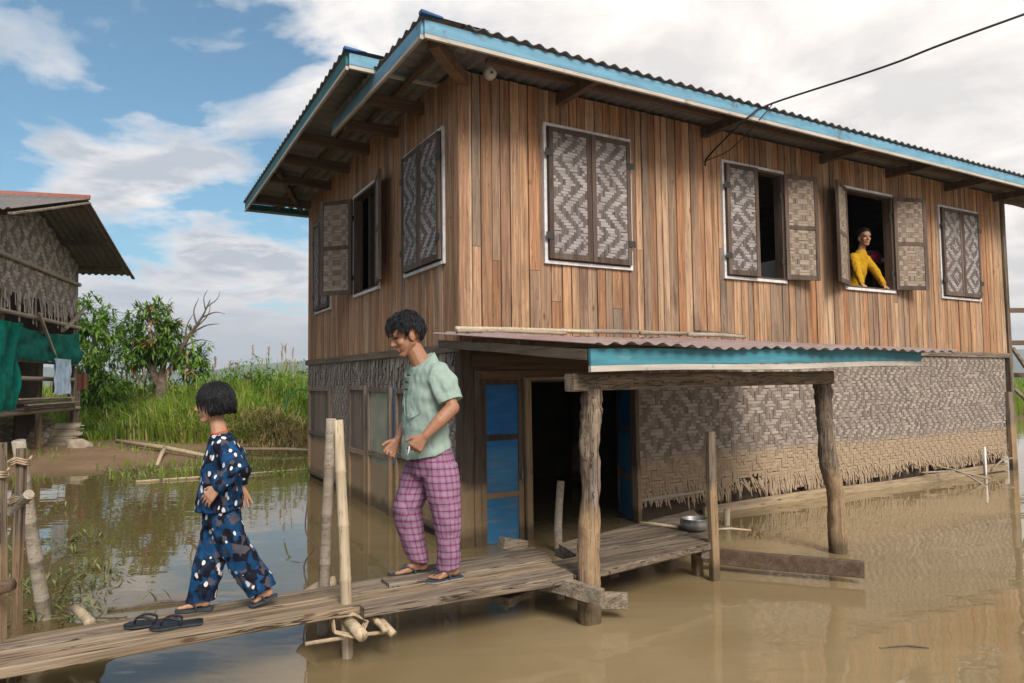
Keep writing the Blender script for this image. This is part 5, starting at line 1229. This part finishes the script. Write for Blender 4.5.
mb = MB(); mb.bar((2.8, 1.01, 5.14), V((2.8, 1.01, 5.14))+sr*3.55, 0.03, 0.10, (0, 1, 0), 0, 0.9, 6, 0.01); mb.bar((2.8, 1.01, 5.14), V((2.8, 1.01, 5.14))+sl*3.55, 0.03, 0.07, (0, 1, 0), 0, 0.3, 6, 0.01); mb.build('barge_board', M['greywood'], hr)
for x, z in ((0.0, 4.27), (1.2, 4.63), (2.8, 5.08), (4.4, 4.63), (5.6, 4.27)):
    mb = MB(); mb.bar((x, 0.95, z), (x, -4.2, z), 0.07, 0.09, (0, 0, 1), 0, 0.4, 5, 0.01); mb.build('purlin', M['darkwood'], hut)
for i, (x, y) in enumerate(((0.06, -0.06), (1.9, -0.06), (3.8, -0.06), (5.55, -0.06), (0.06, -3.9), (5.55, -3.9), (0.06, -2.0))):
    mb = MB(); mb.tube(spline([(x, y, -0.2), (x+0.03, y, 1.5), (x-0.02, y, 3.0), (x, y, 4.25)], 4), 0.075 if i != 1 else 0.06, 9, 0.2, 0, 0.4); mb.build('stilt', M['greywood_z'], hut, True)
for z, y, a, b in ((2.85, 0.05, -0.05, 5.6), (2.0, 0.03, 0.1, 5.6), (1.65, 0.04, 0.3, 5.6), (1.0, 0.06, -0.05, 5.6), (3.85, 0.05, 0.05, 5.55)):
    mb = MB(); bamboo_pts(mb, (a, y, z), (b, y, z+0.02), 0.045, 0.045, 6, 8); mb.build('cross_pole', M['bamboo_grey'], hut, True)
mb = MB(); mb.bar((0.35, 0.1, 1.02), (2.6, 0.14, 2.95), 0.05, 0.05, (0, 1, 0), 0, 0.9, 6, 0.02); mb.bar((-0.15, 0.12, 3.35), (1.1, 0.12, 2.75), 0.06, 0.06, (0, 1, 0), 0, 0.9, 6, 0.02); mb.build('brace', M['bamboo_grey'], hut)
mb = MB()
for k in range(26):
    y = -0.15-0.13*k; mb.bar((0.0, y, 1.06), (5.5, y, 1.06+0.02*rng.random()), 0.1, 0.02, (0, 0, 1), 0, rng.random(), 4, 0.01)
mb.build('slat_floor', M['bamboo_grey'], hut)
mb = MB(); mb.box((0.15, -0.7, 0.1), (1.4, -0.66, 2.75)); mb.box((1.8, -1.6, 1.1), (5.5, -1.56, 3.2)); mb.build('inner_wall', M['interior'], hut)
mb = MB(); mb.bar((0.16, 0.03, -0.1), (0.14, 0.03, 1.9), 0.16, 0.04, (0, 1, 0), 0, 0.6, 5, 0.02); mb.bar((0.0, 0.06, -0.1), (-0.02, 0.06, 1.4), 0.08, 0.04, (0, 1, 0), 0, 0.9, 5, 0.02); mb.build('upright_board', M['greywood_z'], hut)
def hutthing(name, mb, mats, label, cat, group=None, smooth=False):
    o = mb.build(name, mats, None, smooth); o.location = hut.location; o.rotation_euler = hut.rotation_euler; tag(o, label, cat, group); return o
def drape(x0, x1, z0, z1, nx_=30, nz_=24, y=0.12, fold=0.06, sagb=0.0, seed=0):
    rows = []; 
    for j in range(nz_+1):
        k = j/nz_; row = []
        for i in range(nx_+1):
            q = i/nx_; sag = sagb*4*q*(1-q)*(1-k)
            x = x0+(x1-x0)*q; z = z1+(z0-z1)*k-sag+0.05*mnoise.noise(V((q*6, seed, 0)))*k
            row.append(V((x+0.04*mnoise.noise(V((q*5, k*3, seed)))*k, y+fold*mnoise.noise(V((q*9+seed, k*2.2, 1)))+0.02*k, z)))
        rows.append(row)
    mb = MB(); mb.rings(rows, False, 0, 0.5, closed=False)
    mb.rings([[p-V((0, 0.006, 0)) for p in r] for r in reversed(rows)], False, 0, 0.5, closed=False); return mb
mb = drape(0.2, 4.4, 2.0, 2.72, 40, 26, 0.12, 0.14, 0.14, 2); mb2 = drape(3.8, 5.4, 1.1, 2.65, 30, 26, 0.24, 0.2, 0.0, 5)
mb.add(mb2.v, mb2.f)
hutthing('green_net', mb, M['net'], 'dark green net hung on the open side of the bamboo hut', 'net', None, True)
hutthing('hanging_cloth', drape(1.1, 2.05, 1.35, 2.08, 20, 22, 0.24, 0.06, 0.0, 9), M['paleblue'], 'pale blue cloth hanging over a pole of the hut', 'cloth', None, True)
for k in range(6):
    mb = MB(); mb.bar((0.4+0.1*k, 0.12+0.05*(k % 3), 1.09+0.035*k), (3.0+0.15*k, 0.14+0.05*(k % 3), 1.09+0.04*k), 0.1, 0.025, (0, 0, 1), 0, rng.random(), 5, 0.03)
    hutthing('split_bamboo', mb, M['bamboo_grey'], 'grey slat in the pile on the rack of the bamboo hut', 'slat', 'slats piled on the hut rack')
mb = MB(); corr_sheet(mb, (0, 0, 0), (0, 0, -1), (0.95, 0.3, 0.12), 0.38, 0.75, 0.018, 0.13); o = mb.build('tin_sheet', M['rust_sheet']); o.location = (-11.3, 17.0, 1.72); tag(o, 'small rusty corrugated sheet propped right of the bamboo hut', 'sheet')
mb = MB(); mb.bar((0, 0, -0.3), (0, 0, 1.75), 0.05, 0.05, (0, 1, 0), 0, 0.3, 4, 0.01); o = mb.build('timber_post', M['greywood_z']); o.location = (-10.95, 17.16, 0); tag(o, 'thin post carrying the rusty sheet right of the hut', 'post')
# tilted slatted panel and block on the mud
mb = MB()
weave(mb, (0, 0, 0), (1, 0, 0), (0, 1, 0), (0, 0, 1), 3.6, 1.0, 0.06, herring, 0, 0.012)
for k in range(22): mb.bar((3.62, 0.02+k*0.045, 0.01), (4.05+0.2*rng.random(), 0.02+k*0.045, 0.0), 0.03, 0.012, (0, 0, 1), 0, rng.random(), 2, 0.0)
pn = mb.build('bamboo_mat', weave_mat('pale_bamboo_panel_mat', (0.25, 0.2, 0.14), (0.42, 0.36, 0.27))); pn.location = (-13.4, 13.6, 0.15); pn.rotation_euler = (R(32), R(0), R(20)); tag(pn, 'pale split bamboo panel lying tilted on the mud below the hut', 'panel')
mb = MB(); bamboo_pts(mb, (-13.6, 14.5, 0.75), (-10.4, 15.7, 0.75), 0.05, 0.05, 5, 8); thing('bamboo_pole', mb, M['bamboo_grey'], 'pole along the upper edge of the tilted bamboo panel', 'pole', None, True)
B = Body(); B.add(hull([V((rng.uniform(-.3, .3), rng.uniform(-.2, .2), rng.uniform(0, .34))) for _ in range(26)])); bm_ = B.mesh('concrete_block', 0.03, 2); o = put('concrete_block', bm_, M['concrete'], None); o.location = (-8.95, 14.3, 0.12); tag(o, 'pale broken block lying on the mud in front of the hut', 'block')
for (a, b, r, lab) in (((-8.6, 15.1, 0.30), (-5.7, 13.6, 0.06), 0.05, 'long pale log lying along the edge of the mud bank'), ((-7.2, 14.4, 0.22), (-6.6, 12.9, 0.03), 0.045, 'short pale stick running from the mud bank into the water'), ((-6.0, 15.3, 0.08), (-3.8, 14.9, 0.04), 0.04, 'thin log lying in the shallows by the grass')):
    mb = MB(); mb.tube([V(a), V(a).lerp(V(b), .5)+V((0, 0, 0.03)), V(b)], [r, r*0.9, r*0.7], 8, 0.2); thing('driftwood_log', mb, M['bamboo'], lab, 'log', None, True)

# ------------------------------------------------------------------ vegetation
def grass_blade(mb, p, h, w, lean, az, tone, mi=0):
    d = V((math.cos(az), math.sin(az), 0)); s = V((-d.y, d.x, 0)); p = V(p)
    a = p+s*w*0.5; b = p-s*w*0.5; m = p+V((0, 0, h*0.6))+d*lean*0.35*h; q = p+V((0, 0, h*(1-0.35*lean)))+d*lean*h
    mb.add([b, a, m+s*w*0.42, m-s*w*0.42, q], [(0, 1, 2, 3), (3, 2, 4)], mi, tone)
gr = random.Random(5); mb = MB()
cnt = 0
def patch_tone(x, y): return 0.33+0.42*mnoise.noise(V((x*0.35, y*0.35, 8)))+0.2*mnoise.noise(V((x*1.1, y*1.1, 2)))
while cnt < 36000:
    x = gr.uniform(-19, -1.5); y = shore(x)+0.5+gr.random()**1.6*11
    if x < -8 and y < 16.6: continue
    z = ground_h(x, y); dep = y-shore(x)
    hmax = (1.22 if -9.2 < x < -3 else 1.0)*min(1.5, 0.45+0.32*dep)*(0.8+0.5*mnoise.noise(V((x*0.5, y*0.5, 1))))*(1.0 if x > -9.5 else 0.9)
    h = max(0.15, hmax*gr.uniform(0.5, 1.15)); tn = min(0.999, max(0, patch_tone(x, y)+gr.uniform(-0.3, 0.35)))
    if gr.random() < 0.10: tn = gr.uniform(0.85, 1.0)
    grass_blade(mb, (x, y, z-0.02), h, gr.uniform(0.018, 0.05), gr.uniform(0.1, 1.0), gr.uniform(0, 6.28), tn); cnt += 1
for k in range(9000):      # far bank behind and right of the house
    x = gr.uniform(-1.5, 32); y = shore(x)+0.3+gr.random()**1.5*14; z = ground_h(x, y)
    grass_blade(mb, (x, y, z-0.02), gr.uniform(0.3, 1.1), gr.uniform(0.03, 0.06), gr.uniform(0.1, 0.7), gr.uniform(0, 6.28), min(0.9, max(0, patch_tone(x, y)+gr.uniform(-0.2, 0.2))))
for k in range(2200):      # short tufts on the mud and in the shallows
    x = gr.uniform(-10, -3); y = gr.uniform(11.0, 16.5); n_ = mnoise.noise(V((x*0.8, y*0.8, 12)))
    if n_ < 0.05: continue
    grass_blade(mb, (x, y, max(0, ground_h(x, y))-0.01), gr.uniform(0.05, 0.2), 0.02, gr.uniform(0.2, 0.9), gr.uniform(0, 6.28), gr.uniform(0.1, 0.6))
tag(mb.build('tall_grass', M['grass']), 'tall green and yellow grass covering the bank', 'grass', kind='stuff')
mb = MB()
for k in range(2600):      # dry matted straw
    a = gr.uniform(0, 6.28); rr = gr.random()**0.6; x = -6.2+2.0*rr*math.cos(a); y = 17.3+0.9*rr*math.sin(a)
    h = 0.9*(1-rr*rr)*gr.uniform(0.4, 1.1)+0.1; grass_blade(mb, (x, y, ground_h(x, y)+gr.random()*0.5*(1-rr)), h*0.7, 0.02, gr.uniform(0.7, 1.5), gr.uniform(0, 6.28), gr.random())
tag(mb.build('dry_grass_mound', M['straw']), 'mound of dry matted straw at the waterline behind the girl', 'dry grass')
mb = MB()
for k in range(45):
    x = gr.uniform(-12.5, -3.4); y = shore(x)+gr.uniform(3.0, 6.5); z = ground_h(x, y); h = gr.uniform(1.5, 2.25)*(1.0 if -9 < x else 0.85); p = V((x, y, z)); q = p+V((gr.uniform(-.2, .2), gr.uniform(-.1, .1), h))
    mb.tube([p, p.lerp(q, .5), q], [0.012, 0.009, 0.005], 4, 0, 0, gr.uniform(0.3, 0.8))
    for j in range(12):
        o_ = q-V((0, 0, 0.02*j)); grass_blade(mb, o_, 0.16, 0.03, gr.uniform(0.2, 0.8), gr.uniform(0, 6.28), gr.random(), 1)
    for j in range(5):
        o_ = p.lerp(q, gr.uniform(0.15, 0.75)); grass_blade(mb, o_, gr.uniform(0.3, 0.6), 0.03, gr.uniform(0.5, 1.1), gr.uniform(0, 6.28), gr.uniform(0.1, 0.7))
tag(mb.build('reeds', [M['grass'], M['plume']]), 'tall reeds with pale pinkish plumes rising from the grass', 'reeds', kind='stuff')
def leaf(mb, p, d, L, w, tone, droop=0.4, mi=0):
    d = d.normalized(); s = d.cross(V((0, 0, 1)))
    if s.length < 1e-3: s = V((1, 0, 0))
    s.normalize(); dn = V((0, 0, -1)); m = p+d*L*0.5+dn*droop*L*0.12; q = p+d*L+dn*droop*L*0.5
    up = s.cross(d)*w*0.12
    mb.add([p, m+s*w*0.5+up, m-s*w*0.5+up, q, m], [(0, 1, 4), (0, 4, 2), (1, 3, 4), (4, 3, 2)], mi, tone)
def rnd_dir(r, zb=0.0):
    v = V((r.gauss(0, 1), r.gauss(0, 1), r.gauss(0, 1)+zb)); return v.normalized()
def tree(name, base, label, cat, lobes, limbs, leafmat, nclump, leafL, seed, group=None, trunk=None, red=0.0, dens=9):
    r = random.Random(seed); T = empty(name, base); tag(T, label, cat, group); b = V(base)
    mb = MB()
    for pts, rad in ([trunk] if trunk else [])+limbs: mb.tube(spline([V(p) for p in pts], 4), lerp_list(rad, 4), 8, 0.25)
    mb.build('trunk', M['bark'], T, True)
    mb = MB(); tot = sum(l[1][0]*l[1][1]*l[1][2] for l in lobes)
    for c, rad in lobes:
        for k in range(int(nclump*rad[0]*rad[1]*rad[2]/tot)):
            d = rnd_dir(r, 0.2); q = r.random()**0.45; p = V(c)+V((d.x*rad[0]*q, d.y*rad[1]*q, d.z*rad[2]*q))
            if mnoise.noise(p*2.3+V((seed, 0, 0))) < -0.16: continue
            outd = d; tip = r.random() < red and q > 0.75
            for j in range(dens):
                ld = (outd*0.7+rnd_dir(r)*0.9+V((0, 0, -0.15))).normalized()
                tn = r.uniform(0.93, 1.0) if tip else min(0.9, max(0, 0.40+0.28*mnoise.noise(p*1.6)+r.uniform(-0.22, 0.3)))
                leaf(mb, p+rnd_dir(r)*0.04, ld, leafL*r.uniform(0.7, 1.25), leafL*0.24*r.uniform(0.8, 1.2), tn, r.uniform(0.2, 0.9))
    mb.build('crown', leafmat, T)
    return T
tree('mango_tree', (-10.7, 21.0, 0.35), 'leafy tree with reddish shoots and one bare grey branch, standing in the grass', 'tree',
     [((-0.25, 0, 2.75), (0.85, 0.8, 0.85)), ((-0.55, 0, 2.2), (0.65, 0.6, 0.55)), ((0.35, 0.1, 2.4), (0.7, 0.6, 0.6)), ((0.95, 0, 2.0), (0.6, 0.45, 0.5)), ((1.2, -0.1, 1.5), (0.5, 0.4, 0.4)), ((0.0, 0, 3.35), (0.45, 0.45, 0.4))],
     [([(0.05, 0, 1.1), (0.45, 0, 1.9), (0.9, 0, 2.7), (1.25, 0, 3.2), (1.5, 0, 3.75)], [0.12, 0.085, 0.05, 0.03, 0.012]),
      ([(0.9, 0, 2.7), (1.35, 0.05, 2.95), (1.75, 0.05, 3.0)], [0.035, 0.022, 0.008]), ([(1.1, 0, 2.95), (1.0, 0, 3.4), (1.15, 0, 3.8)], [0.03, 0.018, 0.007]), ([(1.25, 0, 3.2), (1.65, 0, 3.35), (1.95, 0, 3.3)], [0.026, 0.016, 0.006]), ([(1.0, 0, 2.8), (1.4, 0.1, 3.3), (1.45, 0.1, 3.7)], [0.025, 0.015, 0.005]), ([(1.35, 0, 3.45), (1.3, 0, 3.8), (1.42, 0, 4.05)], [0.02, 0.012, 0.005]), ([(0.75, 0, 2.45), (0.8, 0, 2.95), (0.98, 0, 3.3)], [0.03, 0.02, 0.006]),
      ([(1.38, 0, 3.5), (1.7, 0, 3.75), (1.8, 0, 4.0)], [0.02, 0.012, 0.005]), ([(0.65, 0, 2.3), (1.2, -0.1, 2.5), (1.6, -0.1, 2.45)], [0.03, 0.02, 0.006]),
      ([(0.0, 0, 1.1), (-0.3, 0, 1.8), (-0.35, 0, 2.8)], [0.13, 0.09, 0.03]), ([(0.0, 0, 1.2), (0.1, 0.1, 2.2), (0.1, 0.1, 3.2)], [0.1, 0.07, 0.02])],
     M['leaf'], 560, 0.30, 4, None, ([(0, 0, -0.2), (0.0, 0, 0.5), (0.08, 0, 1.0), (0.05, 0, 1.35)], [0.24, 0.2, 0.2, 0.16]), 0.13)
tree('bushy_tree', (-12.0, 19.6, 0.35), 'tall bright green bushy tree growing just right of the bamboo hut', 'tree',
     [((0.1, 0, 2.6), (0.75, 0.8, 1.0)), ((0.35, -0.2, 1.6), (0.8, 0.8, 1.0)), ((-0.3, 0, 3.1), (0.7, 0.7, 0.75)), ((0.5, -0.3, 0.8), (0.8, 0.7, 0.7))],
     [([(0, 0, 0), (0.1, 0, 1.2), (0.1, 0, 3.2)], [0.08, 0.06, 0.02]), ([(0, 0, 0.2), (0.4, -0.2, 1.2), (0.5, -0.2, 2.4)], [0.06, 0.04, 0.015]), ([(0, 0, 0.3), (-0.3, 0, 1.5), (-0.5, 0, 3.4)], [0.06, 0.045, 0.015])],
     M['leaf2'], 720, 0.26, 9, None, None, 0.0, 8)
tree('leafy_shrub', (-7.6, 19.6, 0.4), 'loose yellow green shrub rising from the grass behind the girl', 'shrub',
     [((0, 0, 1.0), (1.1, 0.7, 0.8)), ((0.5, 0, 1.4), (0.6, 0.5, 0.6)), ((-0.8, 0, 0.7), (0.7, 0.5, 0.55))], [([(0, 0, 0), (0.1, 0, 0.8), (0.2, 0, 1.7)], [0.04, 0.03, 0.01]), ([(0, 0, 0), (-0.5, 0, 0.6), (-0.9, 0, 1.1)], [0.03, 0.02, 0.01])], M['leaf2'], 330, 0.16, 13, None, None, 0.0, 8)
tree('leafy_shrub', (-12.6, 23.5, 0.6), 'darker shrub in the grass between the hut and the branched tree', 'shrub',
     [((0, 0, 0.9), (1.3, 0.8, 0.9)), ((1.0, 0, 0.6), (0.9, 0.6, 0.6))], [([(0, 0, 0), (0.1, 0, 0.8), (0.2, 0, 1.4)], [0.04, 0.03, 0.01])], M['leaf'], 300, 0.2, 17, None, None, 0.0, 8)
for (bx_, by_, sc_, sd_, lab_) in ((-4.6, 18.9, 1.0, 21, 'yellow green shrub growing next to the house corner behind the straw mound'), (-6.1, 20.4, 1.15, 22, 'tallest loose shrub in the grass between the girl and the house'), (-9.3, 20.0, 0.8, 23, 'low green shrub in the grass in front of the branched tree')):
    tree('leafy_shrub', (bx_, by_, 0.4), lab_, 'shrub', [((0, 0, 0.8*sc_), (1.0*sc_, 0.7*sc_, 0.75*sc_)), ((0.4*sc_, 0, 1.25*sc_), (0.55*sc_, 0.5, 0.5*sc_)), ((-0.7*sc_, 0, 0.6*sc_), (0.7*sc_, 0.5, 0.5*sc_))], [([(0, 0, 0), (0.1, 0, 0.8*sc_), (0.2, 0, 1.5*sc_)], [0.03, 0.02, 0.01])], M['leaf2'], 300, 0.14, sd_, None, None, 0.0, 8)
# floating weeds
mb = MB()
def weed_patch(cx, cy, rx, ry, n, hmax=0.12, L=0.12):
    for k in range(n):
        a = gr.uniform(0, 6.28); q = math.sqrt(gr.random()); x = cx+rx*q*math.cos(a); y = cy+ry*q*math.sin(a)
        if mnoise.noise(V((x*1.6, y*1.6, 5))) < -0.12: continue
        d = V((gr.uniform(-1, 1), gr.uniform(-1, 1), gr.uniform(0.1, 0.9))).normalized()
        leaf(mb, V((x, y, gr.uniform(-0.01, 0.03))), d, gr.uniform(0.5, 1.4)*L, 0.018, gr.random(), 0.5)
weed_patch(-3.75, 5.3, 0.75, 0.7, 520); weed_patch(-4.5, 6.3, 0.6, 0.9, 300); weed_patch(-3.2, 4.7, 0.5, 0.3, 160); weed_patch(-5.8, 11.9, 1.6, 1.0, 1100, 0.1, 0.16); weed_patch(-4.0, 11.6, 0.9, 0.35, 250); weed_patch(-5.3, 8.6, 0.8, 0.5, 120)
weed_patch(-2.35, 4.6, 0.5, 0.35, 22, 0.2, 0.2); weed_patch(-4.4, 13.8, 2.0, 0.5, 500, 0.1, 0.18)
tag(mb.build('floating_weeds', M['weed']), 'straggling water weeds floating on the flood at the left', 'weeds', kind='stuff')
mb = MB(); mb.tube([(-5.9, 10.9, 0.012), (-4.6, 11.5, 0.02), (-3.4, 12.4, 0.01)], [0.02, 0.022, 0.012], 6, 0.2); thing('floating_stick', mb, M['bamboo'], 'long pale stick floating on the water behind the girl', 'stick')
mb = MB(); mb.tube([(-2.75, 4.75, 0.008), (-2.45, 4.9, 0.016), (-2.15, 4.95, 0.008)], [0.008, 0.014, 0.006], 6, 0.2); thing('floating_stick', mb, M['bark'], 'short brown stick floating behind the walkway near the leaning pole', 'stick')
mb = MB(); mb.tube([(2.05, 3.98, 0.003), (2.2, 4.0, 0.008), (2.32, 3.97, 0.003)], [0.005, 0.007, 0.004], 5, 0.2); thing('floating_twig', mb, M['bark'], 'small dark twig floating alone on the brown water at the right', 'twig')

hz = MB(); hz.box((-2700, -2700, -1.6), (2700, 2700, 175))
t = NT('humid_air'); pv = t.n('ShaderNodeVolumePrincipled'); pv.inputs['Density'].default_value = 0.0005; pv.inputs['Color'].default_value = (0.80, 0.86, 0.95, 1); pv.inputs['Anisotropy'].default_value = 0.2
t.nt.nodes.remove(t.b); t.l(pv.outputs[0], t.nt.nodes['Material Output'].inputs['Volume'])
tag(hz.build('haze', t.m), 'thin humid haze over the flooded land', kind='stuff')
# ------------------------------------------------------------------ light, sky, camera
SUN_EL, SUN_AZ = R(40), R(24)          # azimuth measured from -Y (behind the camera) towards +X
sd = V((math.cos(SUN_EL)*math.sin(SUN_AZ), -math.cos(SUN_EL)*math.cos(SUN_AZ), math.sin(SUN_EL)))
L = bpy.data.lights.new('sun', 'SUN'); L.energy = 2.7; L.angle = R(26); L.color = (1.0, 0.945, 0.86)
lo = bpy.data.objects.new('sun', L); COL.objects.link(lo); lo.rotation_euler = (-sd).to_track_quat('-Z', 'Y').to_euler(); lo.location = sd*50
w = bpy.data.worlds.new('World'); scene.world = w; w.use_nodes = True; nt = w.node_tree
t = NT.__new__(NT); t.nt = nt
bg = nt.nodes['Background']
sky = t.n('ShaderNodeTexSky', sky_type='NISHITA'); sky.sun_disc = False; sky.sun_elevation = SUN_EL
sky.sun_rotation = math.atan2(sd.x, sd.y); sky.air_density = 1.0; sky.dust_density = 0.6; sky.ozone_density = 2.0
gen = t.coord('Generated'); sp = t.n('ShaderNodeSeparateXYZ'); t.l(gen, sp.inputs[0])
zc = t.math('MAXIMUM', sp.outputs[2], 0.0)
den = t.math('ADD', zc, 0.16)
cb = t.n('ShaderNodeCombineXYZ'); t.l(t.math('DIVIDE', sp.outputs[0], den), cb.inputs[0]); t.l(t.math('DIVIDE', sp.outputs[1], den), cb.inputs[1])
SEED = (5.2, 0.4, 0.0)
mp = t.n('ShaderNodeMapping'); t.l(cb.outputs[0], mp.inputs[0]); mp.inputs['Location'].default_value = SEED; mp.inputs['Scale'].default_value = (1.0, 1.0, 1)
cl = t.noise(mp.outputs[0], 1.15, 9.0, 0.56, 0.25)
cl2 = t.noise(mp.outputs[0], 3.2, 6.0, 0.6, 0.4)
xr = t.range(sp.outputs[0], -0.32, 0.02, 0.0, 0.25)                # thicker cloud to the right of the house
low = t.range(sp.outputs[2], 0.20, 0.04, 0.0, 0.22)
cov = t.math('ADD', t.math('ADD', cl, t.math('MULTIPLY', t.math('SUBTRACT', cl2, 0.5), 0.28)), t.math('ADD', xr, low))
mask = t.range(cov, 0.485, 0.57)
thick = t.range(t.math('ADD', cl2, t.math('MULTIPLY', t.math('SUBTRACT', cl, 0.5), 0.9)), 0.40, 0.66)
white = (6.6, 6.15, 5.8); grey0 = (2.9, 3.2, 3.65); grey1 = (4.55, 4.38, 4.25)
grey = t.mix(t.range(sp.outputs[0], -0.25, 0.1), grey0, grey1)
ccol = t.mix(thick, white, grey)
lowc = t.range(sp.outputs[2], 0.17, 0.06, 0.0, 0.8)
ccol = t.mix(t.math('MULTIPLY', lowc, t.range(sp.outputs[0], 0.1, -0.2)), ccol, (3.2, 3.6, 4.2))
skyc = t.mix(1.0, sky.outputs[0], (0.40, 0.69, 0.70), 'MULTIPLY')
final = t.mix(mask, skyc, ccol)
t.l(final, bg.inputs['Color']); bg.inputs['Strength'].default_value = 0.10

cam = bpy.data.cameras.new('camera'); cam.sensor_width = 36; cam.lens = 691/1024*36; cam.clip_end = 8000; cam.clip_start = 0.05
co = bpy.data.objects.new('camera', cam); COL.objects.link(co); scene.camera = co
p_, r_ = R(3.2), -0.0113
F = V((0, math.cos(p_), math.sin(p_))); R0 = V((1, 0, 0)); U0 = V((0, -math.sin(p_), math.cos(p_)))
RR = R0*math.cos(r_)+U0*math.sin(r_); UU = -R0*math.sin(r_)+U0*math.cos(r_)
m3 = Matrix((RR, UU, -F)).transposed(); co.matrix_world = Matrix.Translation((0, 0, 1.53)) @ m3.to_4x4()
scene.view_settings.view_transform = 'Standard'; scene.view_settings.look = 'None'; scene.view_settings.exposure = 0.92; scene.view_settings.gamma = 1
scene.render.resolution_x = 1024; scene.render.resolution_y = 683
